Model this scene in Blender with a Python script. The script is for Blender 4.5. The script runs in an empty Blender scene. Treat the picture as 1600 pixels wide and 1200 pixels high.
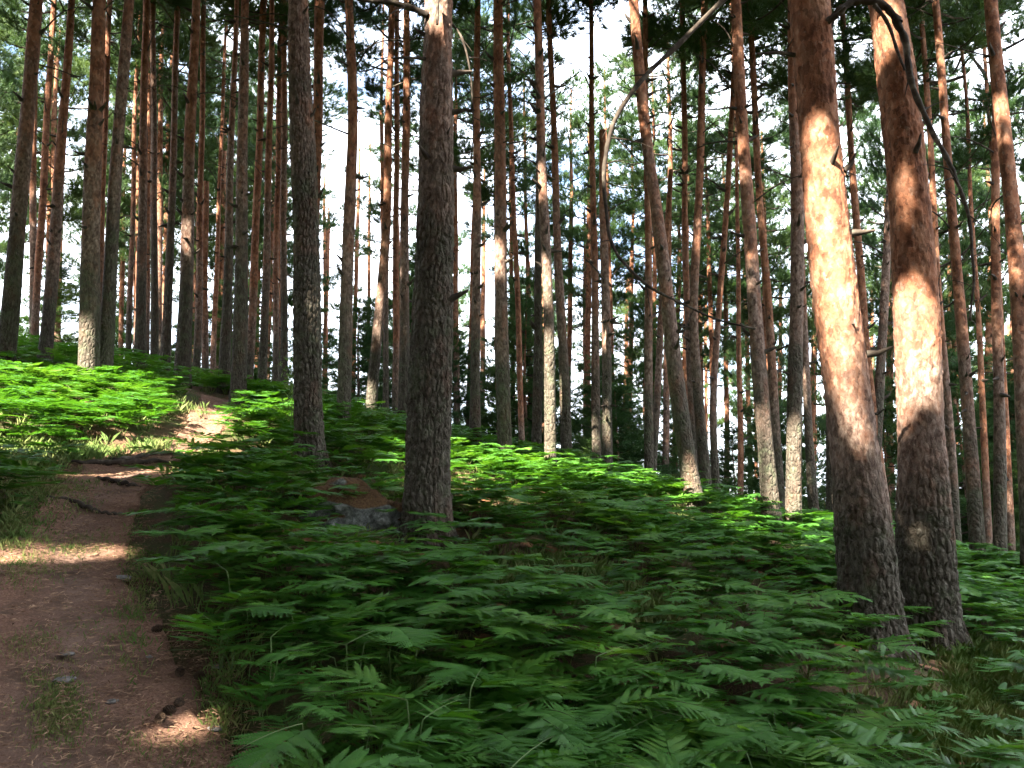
import bpy, math, random
import numpy as np
from mathutils import Vector, Matrix

SC = bpy.context.scene
COL = SC.collection
rnd = random.Random(11)
R = np.random.default_rng(7)

# ------------------------------------------------------------------ camera
PITCH = math.radians(8.7)
CAM = np.array([0.0, 0.0, 1.6])
F = 1244.4
cd = bpy.data.cameras.new('camera')
cd.lens = 28.0; cd.sensor_width = 36.0; cd.clip_start = 0.05; cd.clip_end = 6000.0
cam = bpy.data.objects.new('camera', cd); COL.objects.link(cam)
cam.location = CAM; cam.rotation_euler = (math.radians(90) + PITCH, 0, 0)
SC.camera = cam

# ------------------------------------------------------------------ sky, sun, exposure
AZ, EL = math.radians(214), math.radians(42)          # behind the viewer, a little to the left
L = np.array([math.sin(AZ)*math.cos(EL), math.cos(AZ)*math.cos(EL), math.sin(EL)])
w = bpy.data.worlds.new('World'); SC.world = w; w.use_nodes = True
nt = w.node_tree; nt.nodes.clear()
out = nt.nodes.new('ShaderNodeOutputWorld'); bg = nt.nodes.new('ShaderNodeBackground')
sky = nt.nodes.new('ShaderNodeTexSky'); sky.sky_type = 'NISHITA'; sky.sun_disc = False
sky.sun_elevation = EL; sky.sun_rotation = AZ; sky.air_density = 1.0; sky.dust_density = 1.5
tc = nt.nodes.new('ShaderNodeTexCoord'); no = nt.nodes.new('ShaderNodeTexNoise')
no.inputs['Scale'].default_value = 3.0; no.inputs['Detail'].default_value = 6.0
mp = nt.nodes.new('ShaderNodeMapping'); mp.inputs['Scale'].default_value = (1, 1, 2.5)
rp = nt.nodes.new('ShaderNodeValToRGB')
rp.color_ramp.elements[0].position = 0.30; rp.color_ramp.elements[1].position = 0.50
mx = nt.nodes.new('ShaderNodeMix'); mx.data_type = 'RGBA'
mx.inputs['B'].default_value = (6.0, 6.5, 7.3, 1)    # bright thin cloud
nt.links.new(tc.outputs['Generated'], mp.inputs['Vector']); nt.links.new(mp.outputs[0], no.inputs['Vector'])
nt.links.new(no.outputs['Fac'], rp.inputs['Fac']); nt.links.new(rp.outputs['Color'], mx.inputs['Factor'])
nt.links.new(sky.outputs[0], mx.inputs['A']); nt.links.new(mx.outputs['Result'], bg.inputs['Color'])
bg.inputs['Strength'].default_value = 0.08
nt.links.new(bg.outputs[0], out.inputs[0])
sl = bpy.data.lights.new('sun', 'SUN'); sl.energy = 4.8; sl.angle = math.radians(0.5); sl.color = (1.0, 0.93, 0.80)
so = bpy.data.objects.new('sun', sl); COL.objects.link(so)
so.rotation_euler = Vector(L).to_track_quat('Z', 'Y').to_euler(); so.location = Vector(L)*60
SC.view_settings.view_transform = 'Standard'; SC.view_settings.look = 'None'
SC.view_settings.exposure = 3.72; SC.view_settings.gamma = 1.0
SC.cycles.max_bounces = 6; SC.cycles.diffuse_bounces = 3; SC.cycles.transmission_bounces = 4
SC.cycles.use_adaptive_sampling = False     # the shade is what the picture is exposed for: sample it in full
SC.cycles.caustics_reflective = False; SC.cycles.caustics_refractive = False

# ------------------------------------------------------------------ projection helpers (photo pixels, 1600 x 1200)
cp, sp = math.cos(PITCH), math.sin(PITCH)
def ray(px, py):
    dx, dv = (px - 800)/F, (600 - py)/F
    return np.array([dx, cp - dv*sp, sp + dv*cp])
def at(px, py, Y):
    d = ray(px, py); return CAM + d*(Y/d[1])
def cdepth(P): return (P[1]-CAM[1])*cp + (P[2]-CAM[2])*sp
def to_px(P):
    P = np.atleast_2d(P) - CAM
    dep = P[:, 1]*cp + P[:, 2]*sp; up = P[:, 2]*cp - P[:, 1]*sp
    dep = np.where(np.abs(dep) < 1e-6, 1e-6, dep)
    return 800 + F*P[:, 0]/dep, 600 - F*up/dep, dep

# ------------------------------------------------------------------ terrain
def sstep(a, b, x):
    t = np.clip((x-a)/(b-a), 0, 1); return t*t*(3-2*t)
def gz(X, Y):
    X = np.asarray(X, float); Y = np.asarray(Y, float)
    Ya = np.clip(14 - 0.35*X, 8.5, 18.0)
    s0, s1, Wd = 0.2, -0.13, 8.0
    t = np.clip(Y - Ya, 0, Wd)
    g = s0*np.minimum(Y, Ya) + s0*t + (s1-s0)*t*t/(2*Wd)
    far = np.maximum(Y - Ya - Wd, 0)
    g = g + 120*s1*(1-np.exp(-far/120))*0.55
    g = np.where(Y < 0, 0.2*Y*0.3, g)
    z = g - 0.2*20*np.tanh(X/20) - 0.68 + 0.5*(1-sstep(0.0, 2.6, Y))
    z = z + 0.05*np.sin(1.3*X+0.7*Y) + 0.04*np.sin(0.8*X-1.9*Y+1) + 0.025*np.sin(3.1*X+2.2*Y) + 0.015*np.sin(5.3*Y-4.1*X+2)
    return z
def ground_at(px, py, ymax=40):
    d = ray(px, py); Ys = np.linspace(1.2, ymax, 3000)
    P = CAM[None] + d[None]*(Ys/d[1])[:, None]
    below = P[:, 2] < gz(P[:, 0], P[:, 1])
    i = int(np.argmax(below)) if below.any() else len(Ys)-1
    return P[i]

# path edges, read where the photo shows them
PE = [((-420, 1330), (450, 1330)), ((-300, 1200), (390, 1200)), ((-230, 1100), (335, 1100)), ((-170, 1000), (278, 1000)),
      ((-70, 900), (205, 900)), ((-10, 845), (205, 845)), ((55, 790), (222, 790)), ((105, 745), (250, 745)),
      ((125, 722), (278, 722)), ((195, 705), (300, 705)), ((268, 690), (325, 690)), ((288, 668), (352, 668)), ((292, 652), (358, 652))]
PL, PR = [], []
for a, b in PE:
    A, B = ground_at(*a), ground_at(*b); m = 0.5*(A[1]+B[1])
    # same distance at both edges of one cross-section
    PL.append(A); PR.append(B)
PL, PR = np.array(PL), np.array(PR)
# continue over the crest
ext = PL[-1] + (PL[-1]-PL[-3])*1.5; PL = np.vstack([PL, ext]); PR = np.vstack([PR, PR[-1]+(PR[-1]-PR[-3])*1.5])
def resample(P, n):
    s = np.linspace(0, len(P)-1, n); i = np.arange(len(P))
    Q = np.stack([np.interp(s, i, P[:, k]) for k in range(3)], 1)
    k = np.ones(9)/9
    pad = np.vstack([np.repeat(Q[:1], 4, 0), Q, np.repeat(Q[-1:], 4, 0)])
    return np.stack([np.convolve(pad[:, j], k, 'valid') for j in range(3)], 1)
PL, PR = resample(PL, 220), resample(PR, 220)
PCt = 0.5*(PL+PR)[:, :2]; PHW = 0.5*np.linalg.norm((PR-PL)[:, :2], axis=1)
def path_d(X, Y):
    """distance to the path's edge, negative inside"""
    X = np.asarray(X, float).ravel(); Y = np.asarray(Y, float).ravel(); res = np.full(X.shape, 99.0)
    near = (np.abs(Y) < 45) & (X < 6) & (X > -25)
    P = np.stack([X[near], Y[near]], 1); o = np.full(len(P), 99.0)
    for c in range(0, len(P), 20000):
        q = P[c:c+20000]
        best = np.full(len(q), 99.0)
        for s in np.linspace(0, 1, 9):
            E = ((1-s)*PL + s*PR)[:, :2]; hw = PHW*(1-abs(2*s-1))
            d = np.sqrt(((q[:, None]-E[None])**2).sum(2)) - hw[None]*0.9
            best = np.minimum(best, d.min(1))
        o[c:c+20000] = best
    res[near] = o
    return res

# ------------------------------------------------------------------ mesh helpers
def mesh_np(name, V, faces, mats, midx=None, smooth=False, attrs=None):
    """V (n,3); faces: list of (m,k) int arrays"""
    me = bpy.data.meshes.new(name)
    V = np.ascontiguousarray(V, dtype=np.float32)
    me.vertices.add(len(V)); me.vertices.foreach_set('co', V.ravel())
    loops = np.concatenate([f.ravel() for f in faces]).astype(np.int32)
    tot = np.concatenate([np.full(len(f), f.shape[1], np.int32) for f in faces])
    st = np.concatenate([[0], np.cumsum(tot)[:-1]]).astype(np.int32)
    me.loops.add(len(loops)); me.loops.foreach_set('vertex_index', loops)
    me.polygons.add(len(tot)); me.polygons.foreach_set('loop_start', st); me.polygons.foreach_set('loop_total', tot)
    if midx is not None: me.polygons.foreach_set('material_index', np.asarray(midx, np.int32))
    me.polygons.foreach_set('use_smooth', np.full(len(tot), bool(smooth)))
    for m in mats: me.materials.append(m)
    for k, v in (attrs or {}).items():
        a = me.attributes.new(k, 'FLOAT', 'POINT'); a.data.foreach_set('value', np.asarray(v, np.float32))
    me.update(calc_edges=True)
    return me
def obj(name, me, parent=None, loc=(0, 0, 0)):
    o = bpy.data.objects.new(name, me); COL.objects.link(o); o.location = loc
    if parent is not None: o.parent = parent
    return o
def tag(o, label=None, cat=None, group=None, kind=None):
    if label: o['label'] = label
    if cat: o['category'] = cat
    if group: o['group'] = group
    if kind: o['kind'] = kind
    return o
def empty(name, loc): 
    o = bpy.data.objects.new(name, None); COL.objects.link(o); o.location = loc; o.empty_display_size = 0.2
    return o
def frac(x): return x - np.floor(x)
def h2(a, b, s=0.0): return frac(np.sin(a*127.1 + b*311.7 + s*74.7)*43758.5453)
def vnoise(x, y, s=0.0):
    ix, iy = np.floor(x), np.floor(y); fx, fy = x-ix, y-iy
    fx = fx*fx*(3-2*fx); fy = fy*fy*(3-2*fy)
    a = h2(ix, iy, s)*(1-fx)+h2(ix+1, iy, s)*fx; b = h2(ix, iy+1, s)*(1-fx)+h2(ix+1, iy+1, s)*fx
    return a*(1-fy)+b*fy
def fbm(x, y, s=0.0): return 0.55*vnoise(x, y, s)+0.28*vnoise(2.1*x+5, 2.1*y, s+1)+0.17*vnoise(4.3*x, 4.3*y+9, s+2)
def worley(u, v, nu, s=0.0):
    iu, iv = np.floor(u), np.floor(v); f1 = np.full(u.shape, 9.0); f2 = f1.copy(); cid = np.zeros(u.shape)
    for du in (-1, 0, 1):
        for dv in (-1, 0, 1):
            cu, cv = iu+du, iv+dv; hu = np.mod(cu, nu)
            x = cu + 0.15 + 0.7*h2(hu, cv, s); y = cv + 0.15 + 0.7*h2(hu, cv, s+3.3)
            d = np.hypot(u-x, v-y); m = d < f1
            f2 = np.where(m, f1, np.minimum(f2, d)); cid = np.where(m, h2(hu, cv, s+7.7), cid); f1 = np.where(m, d, f1)
    return f1, f2, cid
def tube(P, rad, n=8, ref=None):
    """tube along points P (m,3) with radii; returns V, F"""
    P = np.asarray(P, float); rad = np.asarray(rad, float); m = len(P)
    T = np.gradient(P, axis=0); T /= np.linalg.norm(T, axis=1)[:, None] + 1e-9
    u = np.array([1.0, 0, 0]) if abs(T[0][0]) < 0.8 else np.array([0, 1.0, 0])
    V = []
    for i in range(m):
        u = u - T[i]*u.dot(T[i]); u /= np.linalg.norm(u)+1e-9; v = np.cross(T[i], u)
        a = np.linspace(0, 2*np.pi, n, endpoint=False)
        V.append(P[i] + rad[i]*(np.cos(a)[:, None]*u + np.sin(a)[:, None]*v))
    V = np.vstack(V); idx = np.arange(m*n).reshape(m, n)
    q = np.stack([idx[:-1], np.roll(idx[:-1], -1, 1), np.roll(idx[1:], -1, 1), idx[1:]], 2).reshape(-1, 4)
    return V, q
def merge(parts):
    Vs, Fs, o = [], [], 0
    for V, f in parts: Vs.append(V); Fs.append(f+o); o += len(V)
    return np.vstack(Vs), np.vstack(Fs)
def spline(P, n):
    """Catmull-Rom through points"""
    P = np.asarray(P, float); Q = np.vstack([2*P[0]-P[1], P, 2*P[-1]-P[-2]]); o = []
    for t in np.linspace(0, len(P)-1, n):
        i = min(int(t), len(P)-2); f = t-i; a, b, c, d = Q[i], Q[i+1], Q[i+2], Q[i+3]
        o.append(0.5*((2*b)+(c-a)*f+(2*a-5*b+4*c-d)*f*f+(3*b-a-3*c+d)*f**3))
    return np.array(o)

# ------------------------------------------------------------------ materials
def mat(name):
    m = bpy.data.materials.new(name); m.use_nodes = True; n = m.node_tree; n.nodes.clear()
    o = n.nodes.new('ShaderNodeOutputMaterial'); return m, n, o
def nd(n, t, **kw):
    x = n.nodes.new(t)
    for k, v in kw.items():
        if k in x.inputs: x.inputs[k].default_value = v
        else: setattr(x, k, v)
    return x
def ramp(n, src, stops):
    r = n.nodes.new('ShaderNodeValToRGB'); e = r.color_ramp.elements
    while len(e) < len(stops): e.new(0.5)
    for i, (p, c) in enumerate(stops):
        e[i].position = p; e[i].color = (*c, 1) if len(c) == 3 else c
    n.links.new(src, r.inputs['Fac']); return r.outputs['Color']
def mixc(n, fac, a, b):
    m = n.nodes.new('ShaderNodeMix'); m.data_type = 'RGBA'
    for s, k in ((fac, 'Factor'), (a, 'A'), (b, 'B')):
        if hasattr(s, 'is_linked') or hasattr(s, 'links'): n.links.new(s, m.inputs[k])
        elif k == 'Factor': m.inputs[k].default_value = s
        else: m.inputs[k].default_value = (*s, 1)
    return m.outputs['Result']
def noise(n, vec, scale, detail=4, rough=0.55):
    x = nd(n, 'ShaderNodeTexNoise', Scale=scale, Detail=detail, Roughness=rough)
    n.links.new(vec, x.inputs['Vector']); return x.outputs['Fac']
def mapping(n, vec, sc):
    x = n.nodes.new('ShaderNodeMapping'); x.inputs['Scale'].default_value = sc
    n.links.new(vec, x.inputs['Vector']); return x.outputs[0]
def math_(n, op, a, b=0.0, clamp=False):
    x = n.nodes.new('ShaderNodeMath'); x.operation = op; x.use_clamp = clamp
    for i, s in enumerate((a, b)):
        if hasattr(s, 'links'): n.links.new(s, x.inputs[i])
        else: x.inputs[i].default_value = s
    return x.outputs[0]
def surf(n, o, col, rough=0.9, bump=None, bstr=0.3, bdist=0.02, spec=0.2):
    p = nd(n, 'ShaderNodeBsdfPrincipled', Roughness=rough); p.inputs['Specular IOR Level'].default_value = spec
    if hasattr(col, 'links'): n.links.new(col, p.inputs['Base Color'])
    else: p.inputs['Base Color'].default_value = (*col, 1)
    if bump is not None:
        b = nd(n, 'ShaderNodeBump', Strength=bstr, Distance=bdist); n.links.new(bump, b.inputs['Height']); n.links.new(b.outputs[0], p.inputs['Normal'])
    n.links.new(p.outputs[0], o.inputs['Surface']); return p
def leafmat(name, c0, c1, c2, trans=0.4, nscale=1.5, rough=0.6, spec=0.25):
    m, n, o = mat(name); g = nd(n, 'ShaderNodeNewGeometry'); oi = nd(n, 'ShaderNodeObjectInfo')
    f = noise(n, g.outputs['Position'], nscale, 3); f2 = noise(n, g.outputs['Position'], nscale*14, 2)
    f = math_(n, 'ADD', math_(n, 'MULTIPLY', f, 0.65), math_(n, 'MULTIPLY', f2, 0.35))
    f = math_(n, 'ADD', f, math_(n, 'MULTIPLY', math_(n, 'SUBTRACT', oi.outputs['Random'], 0.5), 0.18))
    c = ramp(n, f, [(0.30, c0), (0.5, c1), (0.68, c2)])
    p = nd(n, 'ShaderNodeBsdfPrincipled', Roughness=rough); p.inputs['Specular IOR Level'].default_value = spec
    n.links.new(c, p.inputs['Base Color'])
    t = nd(n, 'ShaderNodeBsdfTranslucent')
    hs = nd(n, 'ShaderNodeHueSaturation', Hue=0.485, Saturation=1.1, Value=1.25); n.links.new(c, hs.inputs['Color'])
    n.links.new(hs.outputs[0], t.inputs['Color'])
    mx = nd(n, 'ShaderNodeMixShader', Fac=trans); n.links.new(p.outputs[0], mx.inputs[1]); n.links.new(t.outputs[0], mx.inputs[2])
    n.links.new(mx.outputs[0], o.inputs['Surface']); return m

M_FERN = leafmat('fern_green', (0.036, 0.118, 0.017), (0.060, 0.176, 0.023), (0.120, 0.240, 0.035), 0.42, 0.9, 0.5, 0.28)
M_STALK = leafmat('fern_stalk', (0.07, 0.12, 0.03), (0.09, 0.14, 0.04), (0.12, 0.13, 0.05), 0.1)
M_GRASS = leafmat('grass', (0.06, 0.12, 0.025), (0.11, 0.17, 0.04), (0.24, 0.23, 0.09), 0.35, 2.5)
M_NEEDLE = leafmat('pine_needles', (0.020, 0.052, 0.015), (0.036, 0.076, 0.019), (0.078, 0.122, 0.030), 0.28, 0.5)
M_YOUNG = leafmat('young_needles', (0.018, 0.052, 0.017), (0.035, 0.080, 0.021), (0.080, 0.130, 0.031), 0.28, 0.6)

def bark():
    m, n, o = mat('pine_bark'); t = nd(n, 'ShaderNodeTexCoord'); v = t.outputs['Object']; oi = nd(n, 'ShaderNodeObjectInfo')
    add = nd(n, 'ShaderNodeVectorMath', operation='ADD'); n.links.new(v, add.inputs[0])
    cr = nd(n, 'ShaderNodeCombineXYZ'); n.links.new(math_(n, 'MULTIPLY', oi.outputs['Random'], 40.0), cr.inputs[2]); n.links.new(cr.outputs[0], add.inputs[1])
    v = add.outputs[0]
    hr = nd(n, 'ShaderNodeAttribute', attribute_name='hr').outputs['Fac']; crk = nd(n, 'ShaderNodeAttribute', attribute_name='crk').outputs['Fac']
    big = noise(n, v, 1.6, 4, 0.6)
    f = ramp(n, math_(n, 'ADD', hr, math_(n, 'MULTIPLY', math_(n, 'SUBTRACT', big, 0.5), 1.3)), [(0.55, (0, 0, 0)), (1.25, (1, 1, 1))])
    st = mapping(n, v, (1, 1, 0.28)); fine = noise(n, st, 26, 5, 0.65); mid = noise(n, mapping(n, v, (1, 1, 0.5)), 7, 5, 0.6)
    low = ramp(n, fine, [(0.30, (0.026, 0.020, 0.015)), (0.5, (0.072, 0.063, 0.047)), (0.72, (0.150, 0.138, 0.108))])
    lich = ramp(n, noise(n, v, 4.5, 5, 0.7), [(0.52, (0, 0, 0)), (0.66, (0.75, 0.75, 0.75))])
    low = mixc(n, lich, low, (0.095, 0.11, 0.065))
    red = ramp(n, noise(n, mapping(n, v, (1, 1, 0.5)), 3.1, 4, 0.6), [(0.54, (0, 0, 0)), (0.68, (0.7, 0.7, 0.7))])
    low = mixc(n, math_(n, 'MULTIPLY', red, 0.5), low, (0.12, 0.055, 0.035))
    up = ramp(n, mid, [(0.30, (0.10, 0.036, 0.019)), (0.47, (0.24, 0.095, 0.048)), (0.68, (0.35, 0.180, 0.108))])
    fl = ramp(n, noise(n, mapping(n, v, (1, 1, 0.6)), 17, 4, 0.7), [(0.56, (0, 0, 0)), (0.68, (0.7, 0.7, 0.7))])
    up = mixc(n, fl, up, (0.33, 0.215, 0.155))
    midc = ramp(n, noise(n, mapping(n, v, (1, 1, 0.5)), 22, 5, 0.7), [(0.34, (0.055, 0.030, 0.021)), (0.47, (0.160, 0.102, 0.076)), (0.66, (0.29, 0.215, 0.170))])
    midc = mixc(n, math_(n, 'MULTIPLY', red, 0.8), midc, (0.30, 0.125, 0.070))
    f2 = ramp(n, math_(n, 'ADD', math_(n, 'MULTIPLY', hr, 0.5), math_(n, 'MULTIPLY', math_(n, 'SUBTRACT', big, 0.5), 0.9)), [(0.62, (0, 0, 0)), (1.0, (1, 1, 1))])
    wv = nd(n, 'ShaderNodeVectorMath', operation='ADD'); n.links.new(v, wv.inputs[0]); nz = nd(n, 'ShaderNodeTexNoise', Scale=9.0, Detail=3.0); n.links.new(v, nz.inputs['Vector'])
    sc_ = nd(n, 'ShaderNodeVectorMath', operation='SCALE'); sc_.inputs['Scale'].default_value = 0.09; n.links.new(nz.outputs['Color'], sc_.inputs[0]); n.links.new(sc_.outputs[0], wv.inputs[1])
    v2 = nd(n, 'ShaderNodeTexVoronoi', Scale=21.0); n.links.new(mapping(n, wv.outputs[0], (1, 1, 0.55)), v2.inputs['Vector'])
    sx = nd(n, 'ShaderNodeSeparateXYZ'); n.links.new(v2.outputs['Color'], sx.inputs[0]); cell = sx.outputs['X']       # each flake its own tone
    hv = nd(n, 'ShaderNodeHueSaturation'); n.links.new(up, hv.inputs['Color']); n.links.new(math_(n, 'ADD', math_(n, 'MULTIPLY', cell, 0.75), 0.55), hv.inputs['Value']); up = hv.outputs[0]
    hm = nd(n, 'ShaderNodeHueSaturation'); n.links.new(midc, hm.inputs['Color']); n.links.new(math_(n, 'ADD', math_(n, 'MULTIPLY', cell, 0.8), 0.55), hm.inputs['Value']); midc = hm.outputs[0]
    c = mixc(n, f, low, mixc(n, f2, midc, up))
    gr = mixc(n, 0.75, (0.055, 0.036, 0.027), c)            # inside the fissures: fresh dark brown cork
    c = mixc(n, crk, c, gr)
    vo = nd(n, 'ShaderNodeTexVoronoi', feature='DISTANCE_TO_EDGE', Scale=17.0); n.links.new(mapping(n, wv.outputs[0], (1, 1, 0.5)), vo.inputs['Vector'])
    ed = math_(n, 'MULTIPLY', vo.outputs['Distance'], 3.0, True)
    lowk = math_(n, 'SUBTRACT', 1.15, f)
    bh = math_(n, 'ADD', math_(n, 'MULTIPLY', math_(n, 'MULTIPLY', ed, lowk), 0.8), math_(n, 'MULTIPLY', noise(n, mapping(n, v, (1, 1, 0.6)), 38, 4, 0.7), 0.40))
    bh = math_(n, 'ADD', bh, math_(n, 'MULTIPLY', cell, 0.42))
    surf(n, o, c, 0.92, bh, 0.85, 0.028, 0.10); return m
M_BARK = bark()
def deadwood():
    m, n, o = mat('dead_branch_bark'); t = nd(n, 'ShaderNodeTexCoord')
    f = noise(n, t.outputs['Object'], 9, 4)
    c = ramp(n, f, [(0.35, (0.024, 0.018, 0.014)), (0.54, (0.055, 0.043, 0.033)), (0.72, (0.14, 0.118, 0.092))])
    surf(n, o, c, 0.9, f, 0.5, 0.02, 0.1); return m
M_DEAD = deadwood()
def ground_mat():
    m, n, o = mat('forest_floor'); g = nd(n, 'ShaderNodeNewGeometry').outputs['Position']
    a = noise(n, g, 55, 5, 0.7); b = noise(n, g, 1.3, 4); c3 = noise(n, g, 6, 5)
    c = ramp(n, a, [(0.3, (0.030, 0.019, 0.012)), (0.5, (0.085, 0.048, 0.028)), (0.7, (0.17, 0.105, 0.06))])
    mo = ramp(n, math_(n, 'ADD', math_(n, 'MULTIPLY', b, 0.6), math_(n, 'MULTIPLY', c3, 0.4)), [(0.45, (0, 0, 0)), (0.6, (0.85, 0.85, 0.85))])
    c = mixc(n, mo, c, (0.045, 0.070, 0.020))
    surf(n, o, c, 0.95, a, 0.8, 0.03, 0.1); return m
def path_mat():
    m, n, o = mat('dirt_path'); g = nd(n, 'ShaderNodeNewGeometry').outputs['Position']
    a = noise(n, g, 70, 6, 0.75); b = noise(n, g, 1.7, 4); e = noise(n, g, 14, 5, 0.65)
    mid = nd(n, 'ShaderNodeAttribute', attribute_name='tread').outputs['Fac']
    c = ramp(n, a, [(0.28, (0.080, 0.044, 0.030)), (0.48, (0.170, 0.092, 0.062)), (0.64, (0.26, 0.150, 0.103)), (0.80, (0.40, 0.28, 0.21))])
    d = ramp(n, e, [(0.3, (0.115, 0.072, 0.054)), (0.6, (0.19, 0.128, 0.098))])
    c = mixc(n, math_(n, 'MULTIPLY', mid, math_(n, 'ADD', b, 0.15), True), c, d)
    hu = ramp(n, noise(n, g, 3.3, 5, 0.6), [(0.5, (0, 0, 0)), (0.68, (0.8, 0.8, 0.8))])
    c = mixc(n, hu, c, (0.085, 0.055, 0.038))
    surf(n, o, c, 0.95, math_(n, 'ADD', a, e), 0.6, 0.025, 0.1); return m
def rock_mat():
    m, n, o = mat('mossy_rock'); tcx = nd(n, 'ShaderNodeTexCoord').outputs['Object']; g = nd(n, 'ShaderNodeNewGeometry')
    a = noise(n, tcx, 9, 6, 0.7)
    c = ramp(n, a, [(0.38, (0.05, 0.052, 0.046)), (0.52, (0.13, 0.135, 0.12)), (0.68, (0.32, 0.33, 0.30))])
    sx = nd(n, 'ShaderNodeSeparateXYZ'); n.links.new(g.outputs['Normal'], sx.inputs[0])
    up = ramp(n, math_(n, 'ADD', sx.outputs['Z'], math_(n, 'MULTIPLY', math_(n, 'SUBTRACT', noise(n, tcx, 3.5, 5, 0.6), 0.5), 1.6)), [(0.12, (0, 0, 0)), (0.42, (1, 1, 1))])
    lit = ramp(n, noise(n, tcx, 40, 4, 0.7), [(0.35, (0.045, 0.026, 0.014)), (0.58, (0.115, 0.065, 0.032)), (0.72, (0.07, 0.075, 0.02))])
    c = mixc(n, up, c, lit); surf(n, o, c, 0.95, a, 0.8, 0.04, 0.1); return m
def simple(name, c0, c1, scale=8, rough=0.85):
    m, n, o = mat(name); v = nd(n, 'ShaderNodeTexCoord').outputs['Object']; oi = nd(n, 'ShaderNodeNewGeometry').outputs['Position']
    f = noise(n, oi, scale, 4); surf(n, o, ramp(n, f, [(0.35, c0), (0.65, c1)]), rough, f, 0.4, 0.01, 0.15); return m
M_GROUND, M_PATH, M_ROCK = ground_mat(), path_mat(), rock_mat()
M_STONE = simple('grey_stone', (0.09, 0.08, 0.072), (0.22, 0.20, 0.185), 28)
M_LITTER = simple('needle_litter', (0.10, 0.05, 0.028), (0.34, 0.21, 0.13), 22)
M_CONE = simple('cone_scales', (0.035, 0.024, 0.017), (0.11, 0.07, 0.045), 60)
M_PETAL = simple('white_petals', (0.75, 0.75, 0.68), (0.82, 0.82, 0.78), 5)
M_DRY = simple('dead_fern', (0.11, 0.050, 0.024), (0.26, 0.125, 0.06), 6)

# ------------------------------------------------------------------ the ground: one sheet to the horizon
def grow(a, b, d0, k):
    o, x, d = [], a, d0
    while x < b: x += d; d *= k; o.append(x)
    return o
xs = np.array([-v for v in grow(15, 2500, 0.2, 1.13)][::-1] + list(np.arange(-15, 13.01, 0.13)) + grow(13, 2500, 0.2, 1.13))
ys = np.array([-v for v in grow(1, 400, 0.3, 1.25)][::-1] + list(np.arange(-1, 24.01, 0.13)) + grow(24, 4000, 0.2, 1.12))
GX, GY = np.meshgrid(xs, ys); gx, gy = GX.ravel(), GY.ravel()
pd_ = path_d(gx, gy)
Z = gz(gx, gy) + 0.03*(fbm(gx*1.7, gy*1.7)-0.5) - 0.05*(1-sstep(-0.12, 0.02, pd_))
ix = np.arange(len(gx)).reshape(GX.shape)
q = np.stack([ix[:-1, :-1], ix[:-1, 1:], ix[1:, 1:], ix[1:, :-1]], 2).reshape(-1, 4)
tag(obj('ground', mesh_np('ground', np.stack([gx, gy, Z], 1), [q], [M_GROUND], smooth=True)), kind='structure')
# the path: its own worn sheet, edges dipping under the floor
nc, nr = 40, 700
PLf, PRf = resample(PL, nr), resample(PR, nr)
S = np.linspace(-0.05, 1.05, nc)
PX = PLf[:, None, 0]*(1-S)+PRf[:, None, 0]*S; PY = PLf[:, None, 1]*(1-S)+PRf[:, None, 1]*S
ed = np.minimum(S, 1-S)[None]
wob = (fbm(PX*3, PY*3, 4)-0.5)*0.16
PZ = gz(PX, PY) + 0.03*(fbm(PX*1.7, PY*1.7)-0.5) + 0.012 - 0.10*(1-sstep(-0.02, 0.07, ed+wob)) + 0.03*(fbm(PX*9, PY*9, 2)-0.5) + 0.012*(fbm(PX*28, PY*28, 3)-0.5)
PZ -= 0.035*np.exp(-((S[None]-0.55)/0.2)**2)
ix = np.arange(nr*nc).reshape(nr, nc); q = np.stack([ix[:-1, :-1], ix[:-1, 1:], ix[1:, 1:], ix[1:, :-1]], 2).reshape(-1, 4)
tread = np.exp(-((S[None]-0.58+0.08*np.sin(np.arange(nr)/40.)[:, None])/0.17)**2)*np.ones_like(PX)
tag(obj('path', mesh_np('path', np.stack([PX.ravel(), PY.ravel(), PZ.ravel()], 1), [q], [M_PATH], smooth=True, attrs={'tread': tread.ravel()})), kind='structure')
def gs(x, y):
    x = np.asarray(x, float); y = np.asarray(y, float)
    return gz(x, y) + 0.03*(fbm(x*1.7, y*1.7)-0.5)

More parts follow.
